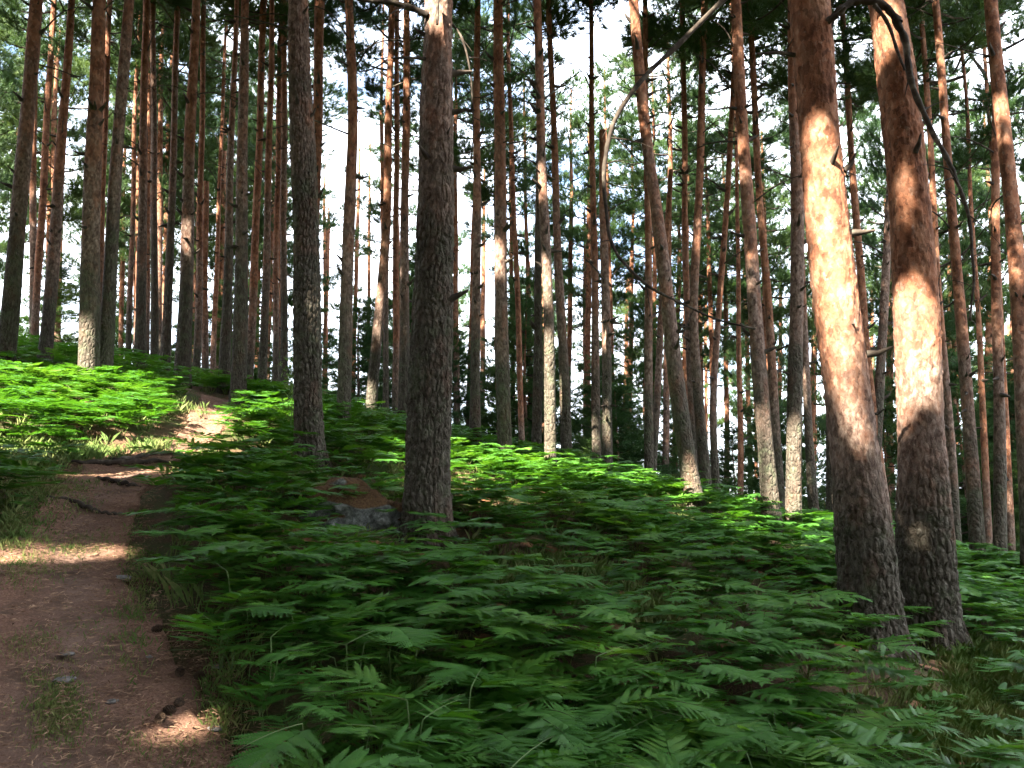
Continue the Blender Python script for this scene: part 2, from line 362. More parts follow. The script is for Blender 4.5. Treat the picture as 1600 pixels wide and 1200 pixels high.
# ------------------------------------------------------------------ foliage
def needles(C, D, size, per, width, g, spread=0.9):
    """tufts of needle blades: centre C, shoot direction D"""
    n = len(C); c = np.repeat(C, per, 0); d = np.repeat(D, per, 0); s = np.repeat(size, per)*g.uniform(0.6, 1.1, n*per)
    v = d + g.normal(0, spread*0.6, (n*per, 3)); v /= np.linalg.norm(v, axis=1)[:, None]
    side = np.cross(v, g.normal(0, 1, (n*per, 3))); side /= np.linalg.norm(side, axis=1)[:, None]
    b = c + d*(g.uniform(-0.25, 0.4, n*per)*s)[:, None]
    wv = side*(width*s/0.3*0.5)[:, None]
    V = np.stack([b+wv, b-wv, b+v*s[:, None]], 1).reshape(-1, 3)
    return V, np.arange(len(V)).reshape(-1, 3)
def crown_shape(g, height, rad, nb, kind, dens=1.0):
    """returns limb tubes and tuft centres / directions / sizes"""
    tubes, C, D, Sz = [], [], [], []
    for i in range(nb):
        t = (i+0.5)/nb + g.normal(0, 0.012); t = min(max(t, 0), 0.995); z = t*height
        az = i*2.39996 + g.normal(0, 0.35)
        if kind != 'young':
            prof = (0.35+0.65*min(1, t/0.3))*math.sqrt(max(0.02, 1-(max(0, t-0.25)/0.78)**2)); lift = -0.05+0.6*t
        else:
            prof = (1-t)**0.8*(0.55+0.45*min(1, t/0.15))+0.06; lift = -0.12+0.45*t
        ln = rad*prof*g.uniform(0.6, 1.15)
        if ln < 0.25: ln = 0.25
        k = 7; ts = np.linspace(0, 1, k); bend = g.normal(0, 0.12)
        a = az + bend*ts
        P = np.stack([np.cos(a)*ln*ts, np.sin(a)*ln*ts, z + ln*(lift*ts + 0.14*ts**2 - 0.10*np.sin(ts*3.1))], 1)
        tubes.append(tube(P, np.linspace(0.016+0.012*ln, 0.006, k), 4))
        if kind != 'shade':
            npad = max(1, int((1.0+1.5*ln)*dens+g.random()))
            for j in range(npad):
                s = 1.0-0.62*(j/npad)*g.uniform(0.8, 1.1) if kind == 'old' else 1.0-0.75*(j/npad); b = np.array([np.interp(s, ts, P[:, q]) for q in range(3)])
                off = (g.uniform(-0.45, 0.45) if j else 0)*ln*0.6; b = b+np.array([-math.sin(az)*off, math.cos(az)*off, 0.06])
                m = int(g.integers(13, 22)); rx = g.uniform(0.28, 0.5)*(0.75+0.2*ln)
                dxy = g.normal(0, 0.5, (m, 2))*rx*np.array([1, 1]); C += list(b+np.stack([dxy[:, 0], dxy[:, 1], g.normal(0.0, 0.07, m)-0.10*(dxy**2).sum(1)/rx], 1))
                dd = np.stack([dxy[:, 0]/rx+math.cos(az)*0.4, dxy[:, 1]/rx+math.sin(az)*0.4, g.uniform(0.2, 0.9, m)], 1); dd /= np.linalg.norm(dd, axis=1)[:, None]
                D += list(dd); Sz += list(g.uniform(0.20, 0.34, m))
            continue
        nshoot = int((4+5*ln)*dens)
        for j in range(nshoot):
            s = g.uniform(0.30 if kind != 'young' else 0.18, 1.0); b = np.array([np.interp(s, ts, P[:, q]) for q in range(3)])
            sd = az + g.choice([-1, 1])*g.uniform(0.5, 1.2); sl = ln*g.uniform(0.16, 0.38)*(1.15-0.5*s)+0.12
            dv = np.array([math.cos(sd), math.sin(sd), g.uniform(0.0, 0.35)])
            m = max(1, int(sl/0.17))
            for u in range(m):
                C.append(b+dv*sl*(u+0.6)/m + g.normal(0, 0.05, 3)); dd = dv*0.8+np.array([0, 0, g.uniform(0.1, 0.6)]); D.append(dd/np.linalg.norm(dd)); Sz.append(g.uniform(0.2, 0.36))
        C.append(P[-1]); D.append(np.array([math.cos(az), math.sin(az), 0.5])/1.12); Sz.append(0.34)
    return tubes, np.array(C), np.array(D), np.array(Sz)
def crown_mesh(name, seed, height, rad, nb, kind, per=22, width=0.034, dens=1.2, keep=None, leaf=None, sz=1.0):
    g = np.random.default_rng(seed); tubes, C, D, Sz = crown_shape(g, height, rad, nb, kind, dens)
    if keep is not None:
        k = keep(C); C, D, Sz = C[k], D[k], Sz[k]; tubes = [t for t in tubes if keep(t[0]).all()]
    V1, F1 = merge(tubes); V2, F2 = needles(C, D, Sz*sz, per, width, g)
    V = np.vstack([V1, V2]); F2 = F2 + len(V1)
    return mesh_np(name, V, [F1, F2], [M_DEAD, leaf or M_NEEDLE], np.r_[np.zeros(len(F1)), np.ones(len(F2))])
OLD = [crown_mesh('crown', 100+i, 8.0, 2.5+0.25*(i % 3), 21+2*i, 'old', 32, 0.021, sz=0.86) for i in range(5)]
YNG = [crown_mesh('crown', 200+i, 8.0, 2.1+0.2*(i % 3), 56+4*i, 'young', 28, 0.024, 0.95, leaf=M_YOUNG, sz=0.8) for i in range(4)]

# bare branches, shared between trees
def dead_branch(seed):
    g = np.random.default_rng(seed); k = 9; ts = np.linspace(0, 1, k); s = g.uniform(-0.35, 0.25)
    P = np.stack([ts, 0.12*np.sin(ts*3+g.uniform(0, 6))*ts, 0.28*np.sin(ts*2.4)*g.uniform(0.3, 1) + s*ts**2], 1)
    parts = [tube(P, np.linspace(0.016, 0.004, k), 6)]
    for j in range(int(g.integers(2, 7))):
        t = g.uniform(0.25, 0.95); b = np.array([np.interp(t, ts, P[:, q]) for q in range(3)]); l = g.uniform(0.1, 0.32)*(1.2-t)
        d = np.array([g.uniform(0.3, 0.9), g.choice([-1, 1])*g.uniform(0.4, 1), g.uniform(-0.3, 0.5)]); d /= np.linalg.norm(d)
        u = np.linspace(0, 1, 4)[:, None]; parts.append(tube(b+d*l*u+np.array([0, 0, -0.06])*l*u*u*4, np.linspace(0.006, 0.002, 4), 4))
    V, f = merge(parts); return mesh_np('dead_branch', V, [f], [M_DEAD], smooth=True)
DEADB = [dead_branch(300+i) for i in range(7)]
def stub(seed):
    g = np.random.default_rng(seed); P = np.array([[0, 0, 0], [0.06, 0.004, 0.012], [0.13, g.uniform(-.02, .02), 0.03+g.uniform(-.02, .03)]])
    V, f = tube(P, [0.024, 0.017, 0.006], 6); return mesh_np('branch_stub', V, [f], [M_DEAD], smooth=True)
STUBS = [stub(i) for i in range(3)]

# ------------------------------------------------------------------ pines
HOLES = []       # (target point, radius): gaps cut in the added canopy to place sun patches
def hole(px, py, Y, r, up=0.3):
    HOLES.append((at(px, py, Y) if Y else ground_at(px, py)+np.array([0, 0, up]), r, bool(Y) or r >= 0.6))
def trunk_mesh(axis, rad, nseg, h0, fine, seed):
    """axis (m,3) local, radii; bark relief on the near trunks"""
    m = len(axis); th = np.linspace(0, 2*np.pi, nseg, endpoint=False); z = axis[:, 2]
    TH, ZZ = np.meshgrid(th, z); rr = np.repeat(rad[:, None], nseg, 1)
    u = TH/(2*np.pi); g = seed*1.7
    rr = rr*(1 + 0.05*np.sin(TH*2+g+0.35*ZZ) + 0.035*np.sin(3*TH+2*g-0.5*ZZ))
    crk = np.ones_like(rr)
    if fine:
        circ = 2*np.pi*float(np.mean(rad[:max(2, m//2)]))
        nu = max(8, int(circ/0.062)); wu = 0.55*(fbm(u*nu*0.6, ZZ*4, g)-0.5)*2
        f1, f2, cid = worley(u*nu+wu, ZZ/0.135+0.8*(fbm(u*nu*0.5, ZZ*3, g+2)-0.5)*2, nu, g)
        edge = sstep(0.02, 0.26, f2-f1)
        nu2 = nu*2; f1b, f2b, cidb = worley(u*nu2, ZZ/0.06, nu2, g+5); e2 = sstep(0.0, 0.25, f2b-f1b)
        hh = sstep(0.6, 1.15, ZZ/h0 + 0.5*(fbm(u*5, ZZ*1.2, g)-0.5))
        kn = np.zeros_like(rr)
        for q in range(90):
            zc, tc_ = (axis[-1, 2]*0.42)*h2(q*1.0, 3.0, seed), 2*np.pi*h2(q*1.0, 9.0, seed); dth = np.angle(np.exp(1j*(TH-tc_)))*0.25; kn += (0.010+0.014*h2(q*1.0, 5.0, seed))*np.exp(-(dth**2+(ZZ-zc)**2)/(0.016+0.014*h2(q*1.0, 7.0, seed))**2)
        relief = kn + 0.05*np.exp(-np.maximum(ZZ, 0)/0.22)*np.cos(5*TH+g) + (1-hh)*(0.024*edge + 0.008*(cid-0.5)*2*edge + 0.003*e2) + hh*(0.007*(cid-0.5)*2*edge + 0.0065*e2*(cidb > 0.5)*cidb)
        rr = rr + relief - 0.012; crk = edge*(1-hh)+hh
    X = axis[:, None, 0] + rr*np.cos(TH); Y = axis[:, None, 1] + rr*np.sin(TH)
    V = np.stack([X, Y, ZZ], 2).reshape(-1, 3); ix = np.arange(m*nseg).reshape(m, nseg)
    q = np.stack([ix[:-1], np.roll(ix[:-1], -1, 1), np.roll(ix[1:], -1, 1), ix[1:]], 2).reshape(-1, 4)
    return mesh_np('trunk', V, [q], [M_BARK], smooth=True, attrs={'hr': (ZZ/h0).ravel(), 'crk': crk.ravel()})
TREES = []
def pine(pts, wb, wt, Yd, label, group, H=None, cr=True, fine=False, h0=None, nbr=9, brk=False, broken=False, name='pine_tree', lean_y=0.0, crz=None):
    """pts: photo pixels bottom -> top along the trunk; wb, wt trunk widths there; Yd distance"""
    P = np.array([at(x, y, Yd) for x, y in pts])
    wid = np.interp(np.linspace(0, 1, len(P)), [0, 1], [wb, wt])
    rads = np.array([0.5*wv/F*cdepth(p) for wv, p in zip(wid, P)])
    d = (P[1]-P[0]); d /= abs(d[2])
    zb = float(gz(P[0][0], Yd)); base = P[0] + d*(zb - P[0][2]) if P[0][2] > zb else P[0].copy()
    zb = float(gz(base[0], Yd)); base[2] = zb
    H = H or rnd.uniform(17.5, 21.5)
    dt = (P[-1]-P[-2]); dt /= abs(dt[2]); z1 = P[-1][2]
    if broken: top = P[-1]; H = z1 - zb
    K = [base - d*0.5, base] + [p for p in P if p[2] > zb+0.25]
    RK = [rads[0]*1.04, rads[0]*1.02] + [r for p, r in zip(P, rads) if p[2] > zb+0.25]
    ztop = zb + H
    if not broken and ztop > z1+0.5:
        top = P[-1].copy() + dt*(ztop-z1)*np.array([0.55, 0.55, 1.0]); top[2] = ztop
        mid = P[-1] + dt*(ztop-z1)*0.45; K += [mid, top]; RK += [rads[-1]*0.8, 0.035]
    K = np.array(K); RK = np.array(RK); o = np.argsort(K[:, 2]); K, RK = K[o], RK[o]
    step = 0.022 if fine else 0.3
    zmaxf = at(800, -60, Yd)[2] if fine else 0
    zz = np.concatenate([np.arange(K[0, 2], zmaxf, step), np.arange(max(zmaxf, K[0, 2]), K[-1, 2], 0.3), [K[-1, 2]]]) if fine else np.append(np.arange(K[0, 2], K[-1, 2]-0.05, step), K[-1, 2])
    ax = np.stack([np.interp(zz, K[:, 2], K[:, 0]), np.interp(zz, K[:, 2], K[:, 1]), zz], 1)
    ker = np.ones(7)/7 if not fine else np.ones(61)/61; hp = len(ker)//2
    if len(zz) > 2*hp+2:
        for k in (0, 1):
            s = np.convolve(np.pad(ax[:, k], hp, mode='reflect', reflect_type='odd'), ker, 'valid'); ax[:, k] = s
    g = np.random.default_rng(abs(hash((round(pts[0][0]), round(pts[0][1])))) % 9999)
    ph = g.uniform(0, 6, 2); ax[:, 0] += 0.012*np.sin(zz*1.1+ph[0])*min(1, Yd/12); ax[:, 1] += 0.02*np.sin(zz*0.8+ph[1])
    rad = np.interp(zz, K[:, 2], RK); hz = zz - zb
    rad = rad*(1+0.13*np.exp(-np.maximum(hz, 0)/0.5)+0.22*np.exp(-np.maximum(hz, 0)/0.16))
    rad = rad*(1+0.03*np.sin(zz*2.3+ph[1]))
    loc = base.copy(); axl = ax - loc
    h0 = (h0*0.85 if h0 else rnd.uniform(2.2, 4.2))
    root = tag(empty(name, loc), label, 'tree', group)
    nseg = 150 if fine else (20 if wb > 14 else 12)
    obj('trunk', trunk_mesh(axl, rad, nseg, h0, fine, g.uniform(0, 50)), root)
    if broken:
        pass
    cz = crz if crz is not None else H*(rnd.uniform(0.50, 0.54) if Yd < 12 else rnd.uniform(0.53, 0.62))
    if cr and not broken:
        c = obj('crown', OLD[int(g.integers(0, 5))], root); i = int(np.argmin(abs(axl[:, 2]-cz))); j = len(axl)-1
        c.location = axl[i]; s = (H-cz)/8.0*1.03; c.scale = (rnd.uniform(0.9, 1.15)*(1.25 if Yd < 12 else 1.0),)*2 + (s,)
        dv = Vector(axl[j]-axl[i]); c.rotation_mode = 'QUATERNION'
        c.rotation_quaternion = dv.to_track_quat('Z', 'Y') @ Matrix.Rotation(g.uniform(0, 6.28), 3, 'Z').to_quaternion()
    for k in range(nbr):
        z = g.uniform(0.30*H, min(cz+1, H*0.8)); i = int(np.argmin(abs(axl[:, 2]-z))); a = g.uniform(0, 6.28)
        b = obj('dead_branch', DEADB[int(g.integers(0, 7))], root); s = g.uniform(0.4, 1.4)
        b.location = axl[i]+np.array([math.cos(a), math.sin(a), 0])*rad[i]*0.8; b.scale = (s, s, s); b.rotation_euler = (g.uniform(-.5, .5), g.uniform(-0.75, 0.2), a)
    for k in range(nbr+(9 if Yd < 20 else 0)):
        z = g.uniform(0.15*H, 0.6*H); i = int(np.argmin(abs(axl[:, 2]-z))); a = g.uniform(2.9, 6.5) if rnd.random() < .8 else g.uniform(0, 6.28)
        b = obj('branch_stub', STUBS[int(g.integers(0, 3))], root); s = g.uniform(0.7, 2.0)
        b.location = axl[i]+np.array([math.cos(a), math.sin(a), 0])*rad[i]*0.9; b.scale = (s, s, s); b.rotation_euler = (0, g.uniform(-0.6, 0.5), a)
    TREES.append((root, axl+loc, rad)); return root, loc
GP = 'pines standing on the fern slope'
GB = 'pines in the wood behind the slope'
T = lambda *a, **k: pine(*a, **k)
# ---- the four near pines
t_pair1, l_pair1 = T([(1367, 1035), (1356, 900), (1342, 760), (1319, 560), (1305, 450), (1291, 300), (1277, 150), (1264, 0)], 84, 62, 8.0,
    'thick bent pine in front, trunk blazing white in the sun, with looped branch', GP, fine=True, h0=2.1, nbr=1)
t_pair2, l_pair2 = T([(1452, 1015), (1446, 850), (1440, 680), (1430, 460), (1414, 250), (1398, 100), (1384, 0)], 76, 53, 8.62,
    'thick orange-brown pine close behind the sunlit bent one, barred with curved branch shadows', GP, fine=True, h0=2.3, nbr=1)
t_mid, l_mid = T([(668, 825), (667, 690), (673, 520), (680, 350), (684, 160), (687, 0)], 66, 46, 8.6,
    'thick straight pine with dark fissured bark beside the mossy rock', GP, fine=True, h0=6.5, nbr=2)
t_hill, l_hill = T([(485, 708), (480, 560), (477, 400), (473, 230), (469, 100), (467, 0)], 44, 29, 11.5,
    'grey-green barked pine on the crest to the right of where the path ends', GP, fine=True, h0=8.5, nbr=5)
# ---- pines along the crest
T([(8, 575), (22, 420), (34, 270), (47, 120), (58, 0)], 25, 19, 15.0, 'leaning grey pine at the left picture edge above the bright ferns', GP)
T([(69, 572), (88, 350), (101, 160), (111, 0)], 19, 10, 17.5, 'slender reddish pine standing alone above the sunlit fern bank', GP, h0=3)
T([(139, 603), (142, 400), (145, 240), (156, 0)], 31, 18, 14.5, 'stout orange-topped pine, left one of two trunks sharing a base above the ferns', GP, h0=3.5)
T([(161, 606), (171, 420), (184, 230), (202, 0)], 24, 14, 14.9, 'dark brown pine leaning away from the stout trunk whose base it shares', GP, h0=5.5)
T([(153, 560), (160, 300), (172, 0)], 10, 8, 24, 'thin red pine glimpsed between the two trunks sharing a base', GB, h0=2.5)
T([(217, 608), (222, 350), (228, 0)], 17, 10, 20, 'straight brown pine first to the right of the twin trunks', GP)
T([(229, 600), (231, 245), (235, 60)], 9, 6, 27, 'pale brown pine half hidden behind the first trunk right of the twins', GB, h0=3)
T([(255, 607), (268, 350), (277, 0)], 15, 8, 21, 'very dark slim pine left of the orange pine at the path end', GP, h0=7)
T([(284, 625), (289, 480), (293, 350), (300, 160), (306, 0)], 23, 12, 17.5, 'tall orange pine standing where the path goes over the crest', GP, h0=4)
T([(306, 618), (312, 400), (317, 100)], 12, 8, 24, 'slim brown pine just right of the tall orange one at the path end', GB, h0=3)
T([(320, 618), (320, 450), (322, 284)], 11, 8, 25, 'snapped-off pine snag with a pale broken top behind the path end', GB, h0=2, broken=True, nbr=1)
T([(332, 620), (337, 450), (344, 270)], 9, 6, 28, 'thin orange pine right of the snapped snag', GB, h0=2)
T([(350, 634), (357, 350), (370, 0)], 17, 7, 19, 'slim dark pine just left of the thicker pine beside the path end', GP, h0=6)
T([(373, 638), (377, 350), (383, 0)], 25, 11, 16.5, 'thick dark-based pine standing on the right verge of the path end', GP, h0=6)
T([(385, 640), (398, 420), (405, 220), (412, 0)], 13, 10, 21, 'red-barked pine leaning beside the thick one on the path verge', GB, h0=2)
T([(409, 640), (414, 480), (420, 280), (424, 60)], 14, 8, 20, 'brown pine third to the left of the grey-green crest pine', GB, h0=4)
T([(429, 642), (432, 400), (436, 150)], 11, 7, 23, 'thin pine second to the left of the grey-green crest pine', GB, h0=3)
T([(444, 642), (443, 400), (444, 100)], 13, 8, 22, 'dark slim pine next to the grey-green crest pine', GB, h0=6)
T([(486, 650), (489, 410), (495, 233), (500, 0)], 17, 15, 17, 'pale trunk rising from behind the grey-green crest pine', GB, h0=3)
T([(535, 690), (541, 480), (546, 330), (552, 160), (546, 0)], 23, 12, 15.5, 'wavy orange-topped pine between the grey-green pine and the thick fissured one', GP, h0=3.5)
T([(577, 684), (592, 500), (604, 350), (608, 160), (612, 40)], 18, 8, 18, 'pine curving to the right at its base beside the thick fissured pine', GP, h0=3)
T([(601, 690), (603, 560), (604, 440)], 10, 7, 25, 'thin grey pine behind the curving one', GB, h0=6)
T([(618, 690), (619, 420), (620, 150)], 11, 8, 22, 'red slim pine between the curving pine and the thick fissured trunk', GB, h0=2)
T([(629, 692), (633, 350), (636, 0)], 18, 9, 17.5, 'orange pine touching the thick fissured trunk on its left', GP, h0=4)
T([(742, 727), (744, 583), (745, 233), (746, 0)], 18, 9, 16, 'straight pinkish pine, first to the right of the thick fissured trunk', GP, h0=4)
T([(788, 727), (783, 450), (781, 250), (779, 0)], 24, 14, 14.8, 'upright orange-brown pine with short dead twigs, second right of the thick fissured trunk', GP, h0=4, nbr=13)
T([(816, 735), (812, 550), (806, 400)], 10, 8, 24, 'thin red pine behind the upright twiggy one', GB, h0=1.5)
T([(838, 747), (840, 560), (841, 400)], 16, 11, 17.5, 'dark lichen-grey pine tucked behind the pale sunlit trunk', GP, h0=8)
T([(862, 755), (859, 600), (855, 430), (847, 250), (838, 0)], 19, 13, 14.2, 'pale pine with a sun-bleached lower trunk and bare twigs against the sky', GP, h0=5, nbr=14)
T([(887, 750), (880, 560), (872, 400), (864, 180)], 18, 9, 17, 'brown pine leaning left just beside the pale sun-bleached trunk', GP, h0=4)
T([(933, 762), (931, 560), (928, 400), (925, 180), (923, 0)], 14, 7, 17.5, 'thin dark pine with bare side twigs right of the leaning brown one', GP, h0=3, nbr=9)
T([(950, 765), (948, 600), (945, 400), (941, 204)], 17, 10, 16.5, 'dead pine snag with a white broken top', GP, broken=True, nbr=4, h0=4)
T([(1013, 780), (1014, 560), (1012, 320), (1009, 120)], 14, 9, 16.5, 'straight orange pine whose upper part runs behind the strongly bowed pine', GP, h0=3)
T([(1086, 800), (1076, 720), (1058, 600), (1042, 470), (1028, 350), (1012, 230), (989, 0)], 31, 15, 13.8, 'strongly bowed pine leaning left from a dark mossy base', GP, h0=4.2, nbr=8)
T([(1022, 700), (1036, 450), (1048, 265)], 11, 8, 21, 'pale leaning pole of a pine between the straight orange and bowed pines', GB, broken=True, nbr=1, h0=4)
T([(1090, 792), (1078, 600), (1070, 333), (1067, 0)], 13, 8, 19, 'slim orange pine touching the bowed pine on its right', GB, h0=4)
T([(1105, 792), (1092, 640), (1083, 520), (1092, 280), (1101, 20)], 19, 10, 17, 'wavy pine with a lit patchy base, second right of the bowed pine', GP, h0=4)
T([(1120, 794), (1111, 640), (1122, 520), (1141, 220)], 14, 8, 18, 'crooked pine leaning to the right between wavy pine and tall double stem', GP, h0=3)
T([(1157, 792), (1156, 620), (1154, 470)], 9, 7, 25, 'thin orange pine in the gap left of the tall orange double stem', GB, h0=1.5)
T([(1204, 812), (1196, 680), (1178, 470), (1164, 270), (1150, 0)], 29, 15, 13.6, 'tall pine with bright orange upper stem and dark foot left of the grey one', GP, h0=3.8)
T([(1221, 805), (1206, 560), (1188, 333), (1171, 0)], 15, 9, 17, 'slim sunlit pine running close along the tall orange stem', GP, h0=3)
T([(1239, 817), (1245, 520), (1243, 190), (1240, 0)], 23, 18, 13.8, 'straight grey-brown pine partly hidden by the sunlit bent trunk', GP, h0=5)
T([(1272, 820), (1264, 680), (1257, 520)], 17, 10, 17, 'pale pine with a lit foot seen left of the sunlit bent trunk', GP, h0=4)
T([(1372, 700), (1350, 525), (1335, 300), (1316, 20)], 14, 8, 19, 'thin orange pine visible between the two thick near trunks at the top', GB, h0=2)
T([(1300, 825), (1298, 700), (1296, 560)], 17, 14, 17.5, 'dark pine peeping out behind the sunlit bent trunk near the ferns', GP, h0=8)
T([(1372, 680), (1378, 520), (1386, 380)], 15, 11, 19, 'dark leaning pine in the gap between the two thick near trunks', GB, h0=8)
T([(1528, 874), (1516, 675), (1497, 450), (1481, 250)], 21, 13, 13.8, 'orange pine with a sunlit foot, right of the two thick near trunks', GP, h0=3)
T([(1496, 862), (1474, 562), (1456, 277)], 16, 9, 16, 'slim lit pine just right of the two thick near trunks', GP, h0=3)
T([(1485, 850), (1478, 700), (1473, 600)], 10, 8, 20, 'narrow pine shining white close to the thick barred trunk', GB, h0=4)
T([(1564, 890), (1559, 600), (1555, 187)], 20, 10, 13.8, 'straight brown pine second from the right picture edge', GP, h0=3)
T([(1546, 868), (1538, 680), (1527, 480)], 11, 7, 20, 'thin red pine in the narrow gap of the right-hand group', GB, h0=2)
T([(1582, 872), (1576, 740), (1569, 600)], 10, 8, 20, 'thin orange pine behind the trunk at the right picture edge', GB, h0=2)
T([(1608, 860), (1595, 530), (1582, 337), (1567, 187), (1549, 0)], 25, 18, 12.5, 'large orange pine leaning in from the right picture edge', GP, h0=2.8, nbr=5)
T([(54, 540), (64, 350), (74, 180)], 12, 9, 25, 'orange pine far behind, between edge pine and lone slender pine', GB, h0=2)
T([(199, 590), (204, 450), (208, 300)], 9, 7, 27, 'thin dark pine behind, between the twins and the straight brown pine', GB, h0=5)
T([(241, 600), (241, 400), (240, 130)], 12, 9, 23, 'greyish slim pine in the middle of the dense stand left of path end', GB, h0=8)
# ---- random slim trunks farther back
def in_gap(x): return True
far = [('thin far pine in the dense stand above the path end', 160, 470, 10), ('thin far pine in the deep wood behind the middle of the slope', 500, 960, 17),
       ('thin far pine in the deep wood behind the right half of the slope', 980, 1330, 14), ('thin far pine beyond the thick near trunks on the far right', 1440, 1640, 10),
       ('thin far pine high up the left side against the light', -60, 130, 6)]
for lab, x0, x1, n in far:
    mid_ = 'middle' in lab
    for k in range(n):
        x = x0+(x1-x0)*(k+rnd.random())/n; Yd = rnd.uniform(26, 48); yb = 640 + 0.13*(x-300) if x > 300 else 600
        wv = rnd.uniform(0.20, 0.30)/Yd*F; ln = rnd.uniform(-0.02, 0.03)*(1 if x < 800 else -1)
        T([(x, yb), (x+ln*300, yb-300)], wv, wv*0.8, Yd, lab, lab.replace('pine', 'pines', 1), nbr=3, h0=rnd.uniform(2.5, 6), cr=(rnd.random() < (0.35 if mid_ else 0.6)))
# ---- young bushy pines and saplings that close the view
def young(px, Yd, h, label, group, sc=1.0, dz=0.0):
    P = at(px, 700, Yd); z = float(gz(P[0], Yd)); root = tag(empty('young_pine', (P[0], Yd, z+dz)), label, 'tree', group)
    zz = np.linspace(-0.4, h*0.97, 14); ax = np.stack([0.05*np.sin(zz), 0.05*np.cos(zz*0.8), zz], 1)
    obj('trunk', trunk_mesh(ax, np.linspace(0.02*h*0.55+0.02, 0.012, 14), 9, 2.5, False, px), root)
    c = obj('crown', rnd.choice(YNG), root, (0, 0, h*0.06)); s = h*0.94/8.0; c.scale = (sc*(0.55+0.45*s), sc*(0.55+0.45*s), s); c.rotation_euler = (0, 0, rnd.uniform(0, 6.28))
yl = [('bushy young pine in the dark thicket behind the middle trunks', 520, 980, 11, 26, 46, 4, 10),
      ('bushy young pine in the thicket behind the bowed pine and its neighbours', 960, 1340, 12, 24, 46, 4, 10),
      ('bushy young pine behind the trunks on the far right', 1380, 1680, 11, 20, 42, 4, 9),
      ('young pine standing low behind the dense stand at the path end', 170, 520, 9, 30, 50, 4, 8),
      ('young pine on the falling ground behind the left edge trunks', -120, 160, 7, 28, 46, 4, 8)]
for lab, x0, x1, n, ya, yb, ha, hb in yl:
    for k in range(n):
        young(x0+(x1-x0)*(k+rnd.random())/n, rnd.uniform(ya, yb), rnd.uniform(ha, hb), lab, lab.replace('pine', 'pines', 1), rnd.uniform(0.95, 1.3))
# ---- tall pines far back: crowns filling the upper half
fl = [('tall pine with a full dark crown above the dense stand', -150, 480, 16, 26, 52), ('tall pine with a full crown behind the middle of the slope', 500, 960, 7, 32, 60),
      ('tall pine with a full crown behind the right half of the slope', 960, 1760, 17, 26, 56)]
for lab, x0, x1, n, ya, yb in fl:
    for k in range(n):
        x = x0+(x1-x0)*(k+rnd.random())/n; Yd = rnd.uniform(ya, yb); wv = rnd.uniform(0.24, 0.34)/Yd*F
        y0 = 640 + 0.13*(x-300) if x > 300 else 600
        T([(x, y0), (x+rnd.uniform(-5, 8), y0-300)], wv, wv*0.8, Yd, lab, lab.replace('pine', 'pines', 1), nbr=3, h0=3, crz=rnd.uniform(5, 10), H=rnd.uniform(15, 20))

# ------------------------------------------------------------------ unseen pines added to shade the slope, crowns cut open for sun patches
hole(1287, 262, 8.0, 0.16); hole(1290, 310, 8.0, 0.26); hole(1296, 365, 8.0, 0.28); hole(1303, 430, 8.0, 0.28); hole(1310, 480, 8.0, 0.28); hole(1317, 540, 8.0, 0.26); hole(1326, 610, 8.0, 0.18); hole(1333, 670, 8.0, 0.14); hole(1341, 730, 8.0, 0.08)
for q in ((1165, 270, 13.6), (1155, 90, 13.6), (1175, 430, 13.6), (1010, 190, 13.8), (992, 40, 13.8), (1030, 360, 13.8), (858, 560, 14.2), (848, 300, 14.2), (1500, 500, 13.8), (1572, 200, 12.5), (1590, 420, 12.5), (1520, 830, 13.8), (293, 380, 17.5), (1187, 333, 17), (1560, 500, 13.8), (782, 420, 14.8)): hole(*q, 0.28)
hole(1440, 580, 8.62, 0.28); hole(1436, 510, 8.62, 0.2); hole(1445, 660, 8.62, 0.14); hole(1420, 320, 8.62, 0.12); hole(1422, 385, 8.62, 0.08); hole(1452, 880, 8.62, 0.02)
hole(60, 640, 0, 1.0); hole(0, 660, 0, .9); hole(100, 665, 0, .9); hole(170, 690, 0, .6); hole(260, 690, 0, .5); hole(90, 615, 0, 1.0); hole(-60, 610, 0, 1); hole(140, 640, 0, 0.9); hole(220, 665, 0, 0.7); hole(20, 615, 0, 0.9); hole(40, 690, 0, 0.6); hole(-60, 640, 0, 1.0)
hole(150, 724, 0, 0.5, 0); hole(210, 726, 0, 0.5, 0); hole(250, 724, 0, 0.4, 0); hole(100, 712, 0, 0.5, 0)
hole(390, 662, 0, 0.8); hole(440, 660, 0, 0.4); hole(330, 690, 0, 0.4)
hole(750, 770, 0, 0.8); hole(800, 752, 0, 0.8); hole(880, 760, 0, 0.6); hole(960, 775, 0, 0.6); hole(720, 740, 0, 0.4)
hole(1280, 850, 0, 0.6); hole(1340, 870, 0, 0.4); hole(1560, 900, 0, .7); hole(1100, 810, 0, .5)
hole(195, 1132, 0, 0.06, 0); hole(240, 1120, 0, 0.10, 0); hole(285, 1140, 0, 0.08, 0); hole(110, 868, 0, 0.10, 0); hole(165, 868, 0, 0.08, 0); hole(60, 872, 0, 0.12, 0); hole(10, 878, 0, .12, 0); hole(-40, 880, 0, .12, 0)
hole(915, 1175, 0, 0.06, .4); hole(960, 1110, 0, 0.06, .4); hole(450, 1175, 0, 0.06, .4); hole(830, 780, 0, .3)
hole(860, 690, 14.2, .3); hole(852, 450, 14.2, .3)
HP = np.array([h[0] for h in HOLES]); HR = np.array([h[1] for h in HOLES]); HT = np.array([h[2] for h in HOLES])
